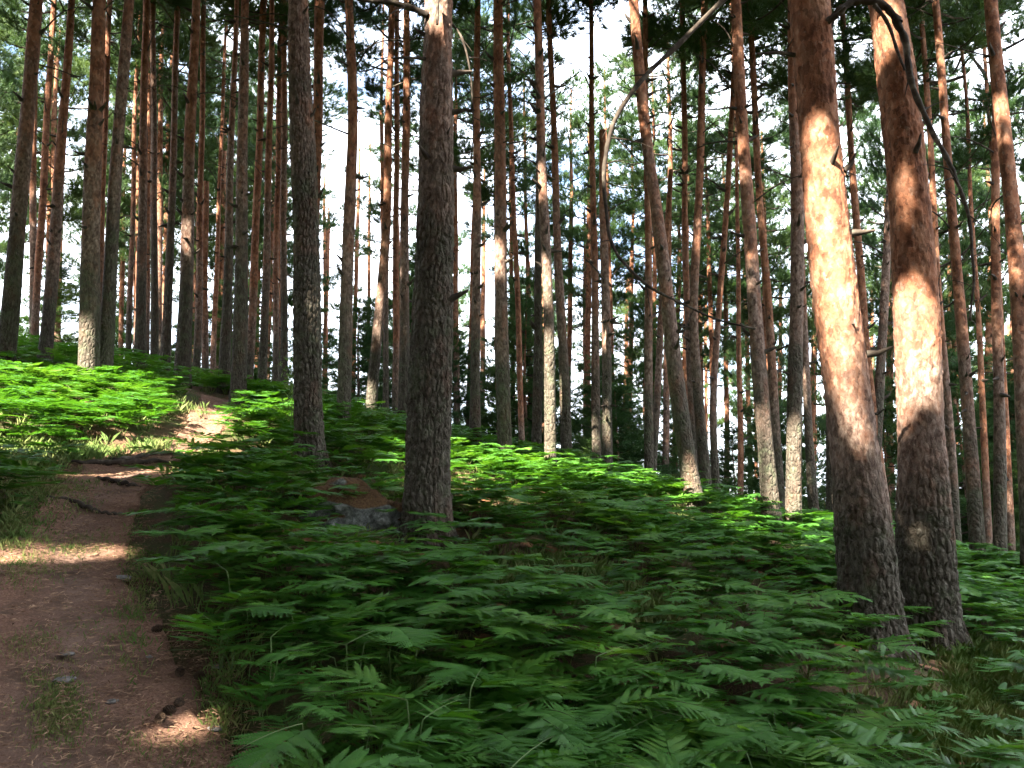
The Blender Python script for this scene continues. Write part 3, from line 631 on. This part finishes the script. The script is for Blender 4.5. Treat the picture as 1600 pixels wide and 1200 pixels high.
def keeper(off):  # drops added foliage and limbs standing between the sun and a chosen lit spot
    def k(C):
        Pw = C + off; q = (Pw[:, 2]-2.0)/L[2]; lx, ly = Pw[:, 0]-L[0]*q, Pw[:, 1]-L[1]*q
        thin = (ly > 10.0) & (ly < 14.5) & (((lx > -2.2) & (lx < -0.2)) | ((lx > 2.3) & (lx < 4.2))) & (fbm(lx*0.9, ly*0.9, 31) > 0.48)
        d = Pw[:, None]-HP[None]; along = d @ L
        perp = np.linalg.norm(d - along[..., None]*L, axis=2)
        return ~(((perp < HR[None] + np.where((HR > 0.13) & ~(HT & (HR < 0.6)), 0.34, 0.16)[None]) & (along > 0)).any(1) | thin)
    return k
sh = []
for X in np.arange(-24, 10, 3.9):
    for Y in np.arange(-15, 13, 3.9):
        x, y = X+rnd.uniform(-1, 1), Y+rnd.uniform(-1, 1)
        if y > -0.8 and abs(x) < 0.67*(y+0.5)+1.3: continue
        if y > 2.5 and x > 0: continue
        if math.hypot(x, y) < 2.2: continue
        sh.append((x, y))
sh += [(-1.5, -2.2), (2.3, -1.3), (-5.0, -0.6), (-4.2, -4.6), (-7.2, -3.4), (-5.2, 2.2), (-7.8, 6.5), (-10.5, 9.8), (-13.5, 12.5), (-12, 6.8), (-15.8, 10), (-12.4, 11.6), (-9.5, 4.5), (-17, 14)]
def clear(x, y):
    d = np.abs((x-HP[:, 0])*L[1]-(y-HP[:, 1])*L[0])/math.hypot(L[0], L[1]); t = ((x-HP[:, 0])*L[0]+(y-HP[:, 1])*L[1])/(L[0]**2+L[1]**2)
    return not ((d < HR+0.15) & HT & (t > 0) & (HP[:, 2]+t*L[2] < float(gz(x, y))+19)).any()
def settle(x, y):
    for k in range(60):
        a, b = x+rnd.uniform(-1, 1)*0.04*k, y+rnd.uniform(-1, 1)*0.04*k
        if clear(a, b) and not (b > -0.8 and abs(a) < 0.67*(b+0.5)+1.2) and math.hypot(a, b) > 2.0: return a, b
    return None
sh = [p for p in (settle(*q) for q in sh) if p]
for i, (x, y) in enumerate(sh):
    z = float(gz(x, y)); cz = rnd.uniform(8.0, 9.8); H = cz + (rnd.uniform(14, 18) if y > -7 else rnd.uniform(10, 12))
    root = tag(empty('pine_tree', (x, y, z)), 'unseen tall pine added behind the viewpoint to shade the slope', 'tree', 'unseen pines added for shade')
    zz = np.linspace(-0.4, H, 40); ax = np.stack([0.08*np.sin(zz*0.5+i), 0.08*np.cos(zz*0.4), zz], 1)
    obj('trunk', trunk_mesh(ax, np.linspace(0.21, 0.03, 40), 14, 3.5, False, i), root)
    off = np.array([x, y, z+cz])
    obj('crown', crown_mesh('crown', 500+i, H-cz, 3.4, 84, 'shade', 14, 0.11, 1.15 if math.hypot(x, y) > 8.5 else 1.7, keep=keeper(off)), root, (0, 0, cz))

# the wood goes on behind and beside the viewer
bk = 0
for i in range(260):
    x, y = rnd.uniform(-55, 50), rnd.uniform(-55, 30)
    if y > -15 and abs(x) < 0.8*max(y, 0)+13: continue
    if -14 < y and x < 8 and x > -26: continue
    if bk >= 110: break
    bk += 1; z = float(gz(x, y)); yg = i % 2 == 0; H = rnd.uniform(6, 11) if yg else rnd.uniform(17, 21)
    root = tag(empty('young_pine' if yg else 'pine_tree', (x, y, z)), 'bushy young pine in the wood behind the viewpoint' if yg else 'tall pine in the wood behind the viewpoint', 'tree', 'young pines behind the viewpoint' if yg else 'tall pines behind the viewpoint')
    zz = np.linspace(-0.4, H, 16); ax = np.stack([0*zz, 0*zz, zz], 1)
    obj('trunk', trunk_mesh(ax, np.linspace(0.012*H, 0.02, 16), 10, 3.5, False, i), root)
    cz = 0.04*H if yg else H*rnd.uniform(0.3, 0.5)
    c = obj('crown', rnd.choice(YNG if yg else OLD), root, (0, 0, cz)); sx = rnd.uniform(1.2, 1.5); c.scale = (sx, sx, (H-cz)/8.0); c.rotation_euler = (0, 0, i)

# ------------------------------------------------------------------ special branches of the near pines
def px_branch(name, root, rootloc, pts, w0, w1, Y0, Y1, label=None, n=40, twigs=0, seed=1, m=None):
    g = np.random.default_rng(seed); k = len(pts); Ysv = np.linspace(Y0, Y1, k)
    P = spline([at(x, y, yy) for (x, y), yy in zip(pts, Ysv)], n)
    wk = np.cumsum(g.normal(0, 1, P.shape), 0)*np.linspace(0, 1, n)[:, None]; P += wk*0.0035 + 0.006*np.sin(np.arange(n)[:, None]*np.array([0.55, 0.4, 0.47])+seed)*np.linspace(0.2, 1, n)[:, None]
    r = 0.8*np.interp(np.linspace(0, 1, n), np.linspace(0, 1, 5), np.array([w0, w0*0.8+w1*0.2, (w0+w1)/2, w0*0.25+w1*0.75, w1]))*0.5/F*np.array([cdepth(p) for p in P])
    parts = [tube(P, r*(1+0.16*np.sin(np.arange(n)*1.3)*np.sin(np.arange(n)*0.37)+0.22*(g.random(n) < 0.12)), 10)]
    for j in range(twigs):
        i = int(g.integers(n//4, n-1)); d = g.normal(0, 1, 3); d[1] *= 0.5; d /= np.linalg.norm(d); l = g.uniform(0.15, 0.55); u = np.linspace(0, 1, 6)[:, None]
        parts.append(tube(P[i]+d*l*u+np.array([0, 0, -0.25])*l*u*u, np.linspace(max(0.004, r[i]*0.45), 0.002, 6), 5))
    V, f = merge(parts); o = obj(name, mesh_np(name, V-np.array(rootloc), [f], [m or M_DEAD], smooth=True), root)
    if label: o['label'] = label
    return o
px_branch('branch', t_pair1, l_pair1, [(1262, -110), (1200, -60), (1130, 0), (1062, 68), (1000, 128), (962, 190), (947, 245), (946, 310), (955, 370), (985, 418), (1030, 452), (1080, 478), (1130, 497), (1182, 512)],
          11.5, 3.5, 8.0, 7.4, 'long bare branch hanging in a wide bow', n=90, twigs=16, seed=5)
px_branch('branch', t_pair1, l_pair1, [(1270, 92), (1288, 60), (1302, 28), (1325, 7), (1352, 2), (1380, 12), (1402, 36)], 14, 14, 7.9, 7.85, 'pale branch looping over in an arch', n=50, seed=8)
px_branch('branch', t_pair1, l_pair1, [(1400, 34), (1414, 62), (1420, 105), (1431, 150), (1455, 200), (1482, 248), (1505, 305), (1518, 350), (1524, 420), (1521, 500)], 14, 4, 7.85, 7.9, 'dark hanging end of the looped branch', n=60, twigs=11, seed=9)
px_branch('branch', t_pair1, l_pair1, [(1366, 8), (1385, 32), (1400, 70), (1410, 108)], 8, 5, 7.8, 7.8, 'short pale spur under the loop', n=20, seed=10)
px_branch('branch', t_pair1, l_pair1, [(1241, 86), (1215, 82), (1182, 82)], 9, 4, 7.95, 7.8, None, n=14, twigs=2, seed=12)
px_branch('branch', t_mid, l_mid, [(668, 24), (640, 12), (610, 4), (580, 2), (545, -6), (500, -20)], 13, 7, 8.5, 8.3, None, n=30, twigs=3, seed=13)
px_branch('branch', t_mid, l_mid, [(664, 92), (640, 90), (613, 91)], 7, 4, 8.5, 8.3, None, n=12, seed=14)
px_branch('branch', t_mid, l_mid, [(700, 30), (722, 60), (735, 120), (738, 200), (730, 280)], 5, 2, 8.6, 8.8, None, n=24, twigs=6, seed=15)
px_branch('branch', t_mid, l_mid, [(684, 0), (684, 18), (683, 36)], 7, 5, 8.35, 8.3, 'broken dead stub pointing down', n=8, seed=16)
px_branch('branch', t_hill, l_hill, [(455, 48), (430, 40), (395, 30), (350, 22)], 6, 2, 11.4, 11.2, None, n=20, twigs=4, seed=17)

# ------------------------------------------------------------------ bracken
def frond(seed, Ls, Wd, stalk, npin, pstep, tilt, fine=True):
    """one bracken frond: stalk rising from the origin, feathery triangular blade"""
    g = np.random.default_rng(seed); k = 14; ts = np.linspace(0, 1, k)
    lean = g.uniform(0.06, 0.22)
    S0 = np.stack([lean*stalk*ts**2, 0.03*np.sin(ts*2+seed)*ts, stalk*ts], 1)
    ang = tilt - np.linspace(0, 1, k)*g.uniform(0.12, 0.34)          # rachis arches over
    dl = Ls/(k-1); B = [S0[-1]]
    for i in range(1, k): B.append(B[-1]+dl*np.array([math.cos(ang[i]), 0, math.sin(ang[i])]))
    B = np.array(B)
    stem = merge([tube(np.vstack([S0, B[1:]]), np.r_[np.linspace(0.0042, 0.0030, k), np.linspace(0.0030, 0.0009, k-1)], 4)])
    Vs = []
    def lf(b, d, n, ln, wd):           # one leaflet, base b, direction d
        s = np.cross(n, d); s /= np.linalg.norm(s)+1e-9
        Vs.append([b - d*wd*0.15 + s*wd*0.5, b - d*wd*0.15 - s*wd*0.5, b+d*ln*0.45-s*wd*0.40, b+d*ln*1.1, b+d*ln*0.45+s*wd*0.40])
    for i in range(npin):
        t = 0.02 + 0.96*(i/npin)**0.92; P0 = np.array([np.interp(t, ts, B[:, q]) for q in range(3)])
        j = min(int(t*(k-1)), k-2); tg = B[j+1]-B[j]; tg /= np.linalg.norm(tg); up = np.array([-tg[2], 0, tg[0]])
        pl = Wd*0.5*((1-t)**0.85)*(0.82 if i == 0 else 1.0)*g.uniform(0.92, 1.06)+0.012
        for sd in (-1, 1):
            fw = math.radians(g.uniform(24, 34)+16*t); d = tg*math.sin(fw)+np.array([0, sd, 0])*math.cos(fw); d = d+up*g.uniform(-0.08, 0.22); d /= np.linalg.norm(d)
            droop = g.uniform(0.05, 0.28); nm = max(3, int(pl/pstep))
            rl = g.normal(0, 0.22)+0.16*sd; side = np.cross(up, d); side = side*math.cos(rl)+up*math.sin(rl); side /= np.linalg.norm(side); upn = np.cross(d, side)
            for q in range(nm):
                u = (q+0.6)/nm; b = P0 + d*pl*u - np.array([0, 0, 1])*droop*pl*u*u*0.55
                dd = d - np.array([0, 0, 1])*droop*u*1.0; dd /= np.linalg.norm(dd)
                nl = min(pl*0.32, 0.025*Ls/0.45*(1.25-0.4*t))*(1-u)**0.7 + (0.008 if fine else 0.010)
                for s2 in (-1, 1):
                    ld = dd*0.6+side*s2*0.8-np.array([0, 0, 1])*0.05; ld /= np.linalg.norm(ld)
                    lf(b, ld, upn if upn[2] > 0 else -upn, nl, pl/nm*(0.86 if fine else 1.05))
            lf(P0+d*pl*0.97-np.array([0, 0, 1])*droop*pl*0.5, d-np.array([0, 0, 1])*droop*0.9, up, 0.03, 0.012)
    V = np.array(Vs).reshape(-1, 3); return stem, V
def frond_faces(V): return np.arange(len(V)).reshape(-1, 5)
def fern_ok(x, y):
    d = path_d(x, y); px, py, dep = to_px(np.stack([x, y, gs(x, y)], 1))
    pr = np.full(len(x), 1.0)
    pr[d < np.where(px < 330, 0.22, 0.12)] = 0
    left = (px < 320) & (d < 6) & (x < np.interp(y, PCt[:, 1], PCt[:, 0]))
    pr = np.where(left & (py > 735), 0.03, pr); pr = np.where(left & (py <= 735) & (px < 110) & (py > 690), 0.35, pr)
    pr = np.where(left & (px < 45) & (py > 770) & (py < 830), 0.9, pr)
    pr = np.where((px < 330) & (py < 612), 0.35, pr)
    e = lambda cx, cy, rx, ry: np.exp(-(((px-cx)/rx)**2+((py-cy)/ry)**2))
    pr = pr*(1-0.85*e(840, 905, 130, 30))*(1-0.8*e(1000, 960, 90, 22))*(1-0.8*e(1530, 1130, 150, 90))*(1-0.6*e(1260, 960, 80, 30))*(1-0.75*e(560, 806, 90, 26))*(1-0.4*e(640, 1090, 40, 60))*(1-0.4*e(345, 1040, 40, 70))*(1-0.9*e(1380, 1080, 130, 55))*(1-0.95*e(1470, 1050, 80, 45))*(1-0.8*e(560, 850, 110, 28))*(1-0.6*e(1540, 1190, 120, 60))
    fl_ = np.where(dep < 5.5, 0.65, 0.35); pr = pr*(fl_+(1-fl_)*sstep(0.36, 0.5, fbm(x*1.1, y*1.1, 8)))
    pr = np.where(d < 0, 0, pr)
    return pr, px, py, dep
# the nearest: individual plants
NEAR = []
for i in range(7):
    L_ = 0.34+0.05*(i % 4); st, V = frond(40+i, L_, L_*1.15, 0.19+0.08*(i % 3), 11, 0.0135, [0.16, 0.26, 0.10, 0.34, 0.22, 0.05, 0.30][i])
    NEAR.append((mesh_np('stalk', st[0], [st[1]], [M_STALK], smooth=True), mesh_np('frond', V, [frond_faces(V)], [M_FERN])))
def scatter(n, x0, x1, y0, y1, g):
    x = g.uniform(x0, x1, n); y = g.uniform(y0, y1, n); pr, px, py, dep = fern_ok(x, y); k = g.random(n) < pr
    return x[k], y[k], px[k], py[k], dep[k]
g = np.random.default_rng(21)
x, y, px, py, dep = scatter(46000, -20, 15, 2.3, 24, g)
trunkxy = np.array([l_pair1[:2], l_pair2[:2], l_mid[:2], l_hill[:2]])
k = (np.abs(px-800) < 1050) & (dep > 1.9) & (np.linalg.norm(np.stack([x, y], 1)[:, None]-trunkxy[None], axis=2).min(1) > 0.42)
x, y, px, py, dep = [a[k] for a in (x, y, px, py, dep)]
o = np.argsort(dep); x, y, px, py, dep = [a[o] for a in (x, y, px, py, dep)]
vis = (np.abs(px-800) < 840) & (py < 1360)
near_i = np.where(vis)[0][:296]; is_near = np.zeros(len(x), bool); is_near[near_i] = True
def fern_label(a, b):
    if a < 480 and b > 830: return 'bracken fern overhanging the right edge of the dirt path', 'ferns along the path edge'
    if a > 1150: return 'dark green bracken fern near the feet of the two thick right-hand pines', 'ferns by the two thick pines'
    if b > 1100: return 'large bracken fern nearest the viewer at the bottom of the slope', 'nearest ferns'
    return 'bracken fern in the shaded middle of the fern slope', 'ferns of the shaded slope'
for i in near_i:
    lab, gr = fern_label(px[i], py[i]); root = tag(empty('bracken_fern', (x[i], y[i], float(gs(x[i], y[i]))-0.01)), lab, 'fern', gr)
    a0 = g.uniform(0, 6.28) if g.random() < 0.55 else g.normal(-1.2, 0.7)
    for f in range(int(g.choice([1, 2, 3, 3]))):
        st, fr = NEAR[int(g.integers(0, 7))]; a = a0+f*2.2+g.normal(0, 0.3); s = g.choice([0.5, 0.65, 0.75, 0.88, 1.08])*g.uniform(0.92, 1.08)
        for me, nm in ((st, 'stalk'), (fr, 'frond')):
            ob = obj(nm, me, root); ob.rotation_euler = (0, 0, a); ob.scale = (s, s, s)
            ob.rotation_euler = (g.normal(0, 0.07), g.normal(0, 0.08), a)
# the rest of the slope: one mass
LOD = []
for i in range(8):
    L_ = 0.34+0.05*(i % 4); LOD.append(frond(70+i, L_, L_*1.0, 0.20+0.11*(i % 3), 10, 0.019, [0.16, 0.26, 0.08, 0.32, 0.2, 0.02, 0.28, 0.15][i], False)[1])
xr, yr = x[~is_near], y[~is_near]; Vs = []
rep = 1
for r_ in range(rep):
    ti = g.integers(0, 8, len(xr)); an = np.where(g.random(len(xr)) < 0.5, g.uniform(0, 6.28, len(xr)), g.normal(-1.2, 0.8, len(xr))); s = g.uniform(0.55, 1.15, len(xr)); zz = gs(xr, yr)
    jx, jy = g.normal(0, 0.08, (2, len(xr)))
    for t in range(8):
        m = ti == t; V = LOD[t]; c, sn = np.cos(an[m])*s[m], np.sin(an[m])*s[m]
        tx, ty = g.normal(0, 0.07, (2, m.sum()))
        X = V[None, :, 0]*c[:, None]-V[None, :, 1]*sn[:, None]; Y = V[None, :, 0]*sn[:, None]+V[None, :, 1]*c[:, None]; Zv = V[None, :, 2]*s[m][:, None] + X*tx[:, None]+Y*ty[:, None]
        Vs.append(np.stack([X+(xr+jx)[m][:, None], Y+(yr+jy)[m][:, None], Zv+zz[m][:, None]], 2).reshape(-1, 3))
print('FERNS', len(near_i), len(xr), dep[near_i[-1]])
V = np.vstack(Vs)
tag(obj('bracken_cover', mesh_np('bracken_cover', V, [frond_faces(V)], [M_FERN])), 'dense green bracken covering the far part of the slope', 'bracken', None, 'stuff')

# ------------------------------------------------------------------ grass and needle litter
def blades(x, y, h, wd, g, per=6):
    n = len(x)*per; X = np.repeat(x, per)+g.normal(0, 0.035, n); Y = np.repeat(y, per)+g.normal(0, 0.035, n); Z = gs(X, Y)-0.005; H = np.repeat(h, per)*g.uniform(0.5, 1.2, n)
    a = g.uniform(0, 6.28, n); b = g.uniform(0.15, 0.8, n)*H; sx, sy = -np.sin(a)*wd, np.cos(a)*wd
    B = np.stack([X, Y, Z], 1); Sd = np.stack([sx, sy, 0*sx], 1)
    Mi = B+np.stack([np.cos(a)*b*0.35, np.sin(a)*b*0.35, H*0.62], 1); Tp = B+np.stack([np.cos(a)*b, np.sin(a)*b, H*0.95], 1)
    V = np.stack([B-Sd, B+Sd, Mi+Sd*0.7, Tp, Mi-Sd*0.7], 1).reshape(-1, 3); return V, np.arange(len(V)).reshape(-1, 5)
gx_, gy_, gh_ = [], [], []
def patch(px, py, rx, ry, n, h):
    for k in range(n):
        a, b = g.normal(0, 0.5, 2); P = ground_at(px+a*rx, py+b*ry, 30)
        gx_.append(P[0]); gy_.append(P[1]); gh_.append(h*g.uniform(0.5, 1.4))
patch(90, 1110, 50, 60, 220, 0.03); patch(40, 1010, 60, 30, 40, 0.025); patch(130, 850, 90, 24, 120, 0.03); patch(30, 890, 70, 24, 120, 0.035); patch(70, 765, 80, 36, 420, 0.045); patch(40, 710, 90, 24, 420, 0.13)
patch(150, 712, 60, 12, 120, 0.10); patch(232, 702, 40, 8, 60, 0.11); patch(20, 830, 60, 40, 200, 0.06); patch(1530, 1130, 130, 80, 900, 0.10); patch(860, 905, 120, 26, 320, 0.14); patch(1000, 960, 80, 24, 180, 0.12)
patch(350, 1080, 30, 110, 130, 0.05); patch(215, 920, 30, 120, 120, 0.05); patch(980, 1165, 60, 40, 160, 0.12); patch(280, 1170, 90, 60, 60, 0.03); patch(180, 1010, 110, 60, 80, .02); patch(640, 1080, 60, 90, 160, .10)
patch(230, 640, 60, 12, 200, 0.16); patch(60, 560, 120, 20, 500, 0.18); patch(1540, 1040, 90, 40, 300, .12)
u = np.array([gx_, gy_, gh_])
ra = g.uniform(-12, 11, 5000), g.uniform(3, 18, 5000); dd = path_d(*ra); mk = dd > 0.12
u = np.hstack([u, np.stack([ra[0][mk], ra[1][mk], g.uniform(0.05, 0.22, mk.sum())])])
V, f = blades(u[0], u[1], u[2], 0.0014, g, 9)
tag(obj('grass', mesh_np('grass', V, [f], [M_GRASS])), 'thin green and yellow grass in tufts along the path and between ferns', 'grass', None, 'stuff')
# fallen needles, chips and twigs
n = 14000; sI = g.uniform(0, 1, n)**1.4; ci = g.uniform(-0.1, 1.12, n)
X = np.interp(sI*219, np.arange(220), PL[:, 0])*(1-ci)+np.interp(sI*219, np.arange(220), PR[:, 0])*ci; Y = np.interp(sI*219, np.arange(220), PL[:, 1])*(1-ci)+np.interp(sI*219, np.arange(220), PR[:, 1])*ci
n2 = 9000; X = np.r_[X, g.uniform(-5, 6, n2)]; Y = np.r_[Y, g.uniform(3, 10, n2)]; n += n2
Zl = gs(X, Y) + 0.016; a = g.uniform(0, 6.28, n); l = g.uniform(0.008, 0.035, n); wd = g.uniform(0.0008, 0.0035, n)
dx, dy = np.cos(a)*l, np.sin(a)*l; tz = g.normal(0, 0.004, n); sx, sy = -np.sin(a)*wd, np.cos(a)*wd
V = np.stack([np.stack([X-dx-sx, Y-dy-sy, Zl-tz], 1), np.stack([X-dx+sx, Y-dy+sy, Zl-tz], 1), np.stack([X+dx+sx, Y+dy+sy, Zl+tz], 1), np.stack([X+dx-sx, Y+dy-sy, Zl+tz], 1), np.stack([X, Y, Zl+wd*1.6], 1)], 1).reshape(-1, 3)
b = np.arange(n)[:, None]*5; f = np.vstack([b+np.array([[0, 1, 4]]), b+np.array([[1, 2, 4]]), b+np.array([[2, 3, 4]]), b+np.array([[3, 0, 4]])])
tag(obj('needle_litter', mesh_np('needle_litter', V, [f], [M_LITTER])), 'brown fallen pine needles and bark chips on path and forest floor', 'litter', None, 'stuff')
# dead brown fern remains on the floor in the gaps
xx, yy = g.uniform(-6, 7, 420), g.uniform(3.2, 12, 420); mk = path_d(xx, yy) > 0.15; Vs = []
for a, b in zip(xx[mk], yy[mk]):
    V = LOD[int(g.integers(0, 8))]; V = V-V.mean(0); t = g.uniform(0, 6.28); s = g.uniform(0.3, 0.6); c, sn = math.cos(t)*s, math.sin(t)*s
    X, Y = V[:, 0]*c-V[:, 1]*sn+a, V[:, 0]*sn+V[:, 1]*c+b; Vs.append(np.stack([X, Y, gs(X, Y)+0.03+V[:, 2]*0.12+g.uniform(0, .03)], 1))
V = np.vstack(Vs); tag(obj('dead_bracken_litter', mesh_np('dead_bracken_litter', V, [frond_faces(V)], [M_DRY])), 'reddish brown dead bracken lying between the green ferns', 'litter', None, 'stuff')

# ------------------------------------------------------------------ rock, stones, cones, roots, sapling, flowers
def blob(seed, rx, ry, rz, nu=28, nv=18, rough=0.25, m=M_STONE, nm='stone'):
    th = np.linspace(0, 2*np.pi, nu, endpoint=False); ph = np.linspace(0.02, np.pi-0.02, nv); TH, PH = np.meshgrid(th, ph)
    d = np.stack([np.cos(TH)*np.sin(PH), np.sin(TH)*np.sin(PH), np.cos(PH)], 2)
    k = 1+rough*(fbm(d[..., 0]*2+seed, d[..., 1]*2+d[..., 2]*1.7, seed)-0.5)*2 + rough*0.4*(fbm(d[..., 0]*6+seed, d[..., 1]*6+d[..., 2]*5, seed+3)-0.5)
    # flattened facets
    for q in range(5):
        nn = np.array([math.sin(seed*3+q*2.1), math.cos(seed*1.7+q*1.3), math.sin(q*1.9+seed)]); nn /= np.linalg.norm(nn)
        k = np.minimum(k, 0.93/np.maximum(d @ nn, 0.3))
    V = (d*k[..., None]*np.array([rx, ry, rz])).reshape(-1, 3); ix = np.arange(nu*nv).reshape(nv, nu)
    q = np.stack([ix[:-1], ix[1:], np.roll(ix[1:], -1, 1), np.roll(ix[:-1], -1, 1)], 2).reshape(-1, 4)
    return mesh_np(nm, V, [q, ix[:1], ix[-1:, ::-1]], [m], smooth=True)
P = ground_at(535, 815); 
tag(obj('rock', blob(3, 0.52, 0.36, 0.36, 70, 44, 0.35, M_ROCK, 'rock'), None, (P[0], P[1], float(gs(P[0], P[1]))+0.07)), 'grey lichen-spotted rock half covered in brown needles and moss beside the pine', 'rock')
P = ground_at(610, 825)
tag(obj('rock', blob(5, 0.34, 0.3, 0.24, 60, 36, 0.35, M_ROCK, 'rock'), None, (P[0], P[1], float(gs(P[0], P[1]))+0.04)), 'low brown needle-covered mound of rock against the thick fissured pine', 'rock')
stones = [(190, 905, .075, 'grey flat stone at the right edge of the path near the sun band'), (100, 1062, .06, 'long grey stone set in the path beside the grass tufts'), (340, 1042, .045, 'pale stone under the ferns at the path edge'), (105, 1022, .04, 'small round stone in the middle of the path'), (175, 1096, .035, 'pale bluish stone by the bottom sun patch'),
          (232, 1026, .04, 'grey stone at the path rim below the overhanging ferns'), (335, 1140, .05, 'tan stone beside the bottom right corner of the path')]
for i, (a, b, r, lab) in enumerate(stones):
    P = ground_at(a, b); tag(obj('stone', blob(10+i, r, r*0.75, r*0.32), None, (P[0], P[1], float(gs(P[0], P[1]))-0.004)), lab, 'stone', 'stones on the path').rotation_euler = (0, 0, i*1.1)
def cone(seed):
    parts = []; g2 = np.random.default_rng(seed)
    for i in range(90):
        t = i/90; a = i*2.39996; rr = 0.017*math.sin(math.pi*(0.12+0.86*t))**0.8+0.003; z = 0.05*t
        d = np.array([math.cos(a), math.sin(a), 0.45]); s = np.array([-math.sin(a), math.cos(a), 0])*0.0045; c = np.array([0, 0, z])+np.array([math.cos(a), math.sin(a), 0])*rr*0.35; tip = c+d*rr*0.75
        parts.append((np.array([c-s*.6, c+s*.6, tip+s, tip+np.array([0, 0, 0.002]), tip-s]), np.array([[0, 1, 2, 3, 4]])))
    V, f = merge(parts); v2, f2 = tube(np.array([[0, 0, 0], [0, 0, .015], [0, 0, .035], [0, 0, .05]]), [.004, .011, .010, .003], 8)
    return mesh_np('pine_cone', np.vstack([V, v2]), [f, f2+len(V)], [M_CONE])
CN = cone(1)
cones = [(285, 1058, 'dark pine cone at the fern edge of the path, upper of four'), (302, 1066, 'dark pine cone just right of the uppermost cone'), (278, 1112, 'pine cone on the lit needles above the lowest cone'), (275, 1120, 'pine cone touching the one on the lit needles'), (248, 1131, 'lone pine cone nearest the bright sun patch'), (236, 992, 'pine cone high on the right rim of the path')]
for i, (a, b, lab) in enumerate(cones):
    P = ground_at(a, b); c = tag(obj('pine_cone', CN, None, (P[0], P[1], float(gs(P[0], P[1]))+0.03)), lab, 'pine cone', 'cones on the path'); c.rotation_euler = (1.5, 0.2*i, i*1.7); c.scale = (1.25,)*3
def rootline(pts, w0, lab, nm='tree_root', lift=0.01, hgt=1.0):
    Q = np.array([ground_at(*p) for p in pts]); Q = spline(Q, 46); Q[:, 2] = gs(Q[:, 0], Q[:, 1])+lift + 0.008*np.sin(np.arange(46)*0.7)
    V, f = tube(Q, w0*(1-0.75*np.abs(np.linspace(-1, 1, 46))**3)*(1+0.15*np.sin(np.arange(46)*0.9)), 10)
    tag(obj(nm, mesh_np(nm, V, [f], [M_DEAD], smooth=True)), lab, 'root')
rootline([(108, 726), (150, 727), (190, 728), (225, 726), (275, 727)], 0.034, 'long root forming a step across the sunlit part of the path', lift=0.03)
rootline([(168, 722), (205, 721), (240, 713), (285, 711)], 0.03, 'upper root crossing the path above the sunlit step', lift=0.03)
rootline([(72, 780), (110, 785), (140, 797), (155, 803)], 0.024, 'dark root running diagonally across the shaded path', lift=0.012)
rootline([(150, 748), (185, 755), (220, 762)], 0.026, 'thin root in the path just below the sunlit step', lift=0.012)
rootline([(150, 800), (180, 805), (205, 806)], 0.015, 'thin root end touching the ferns right of the shaded path', lift=0.008)
# fallen stick among the ferns
P0, P1 = ground_at(945, 945), ground_at(985, 970); Q = spline([P0+[0, 0, .12], 0.5*(P0+P1)+[0, 0, .10], P1+[0, 0, .02]], 14)
V, f = tube(Q, np.linspace(.016, .026, 14), 8); tag(obj('fallen_branch', mesh_np('fallen_branch', V, [f], [M_DEAD], smooth=True)), 'short broken branch lying among the ferns below the slope middle', 'branch')
# thin sapling left of the grey-green crest pine
P = at(453, 640, 12.3); zb = float(gz(P[0], 12.3)); rt = tag(empty('sapling', (P[0], 12.3, zb)), 'thin pale-leaved sapling just left of the grey-green crest pine', 'sapling'); zz = np.linspace(0, 1.5, 12)
V, f = tube(np.stack([0.03*np.sin(zz*2), 0*zz, zz], 1), np.linspace(.009, .003, 12), 6); obj('stem', mesh_np('stem', V, [f], [M_STALK]), rt)
C = np.stack([g.normal(0, .07, 60), g.normal(0, .07, 60), g.uniform(0.5, 1.55, 60)], 1); D = g.normal(0, 1, (60, 3)); D /= np.linalg.norm(D, axis=1)[:, None]
V, f = needles(C, D, np.full(60, 0.09), 5, 0.09, g); obj('leaves', mesh_np('leaves', V, [f], [M_GRASS]), rt)
# white flowers in the grassy corner
for i, (a, b, lab) in enumerate([(1582, 1150, 'white flower cluster in the grassy lower right corner, taller one'), (1560, 1140, 'small white flower left of the taller cluster in the corner'), (1572, 1165, 'lowest white flower in the grassy corner')]):
    P = ground_at(a, b+20); z = float(gs(P[0], P[1])); rt = tag(empty('wild_flower', (P[0], P[1], z)), lab, 'flower', 'white flowers in the corner'); h = 0.16-0.03*i
    V, f = tube(np.array([[0, 0, 0], [.01, 0, h*.5], [.012, .01, h]]), [.0015, .0013, .001], 5); obj('stem', mesh_np('stem', V, [f], [M_STALK]), rt)
    parts = []
    for k in range(9):
        c = np.array([.012, .01, h])+g.normal(0, .010, 3)
        for q in range(5):
            an = q*1.2566; d = np.array([math.cos(an), math.sin(an), .4])*.0065; s = np.array([-math.sin(an), math.cos(an), 0])*.0028
            parts.append((np.array([c, c+d*.6+s, c+d, c+d*.6-s]), np.array([[0, 1, 2, 3]])))
    V, f = merge(parts); obj('petals', mesh_np('petals', V, [f], [M_PETAL]), rt)
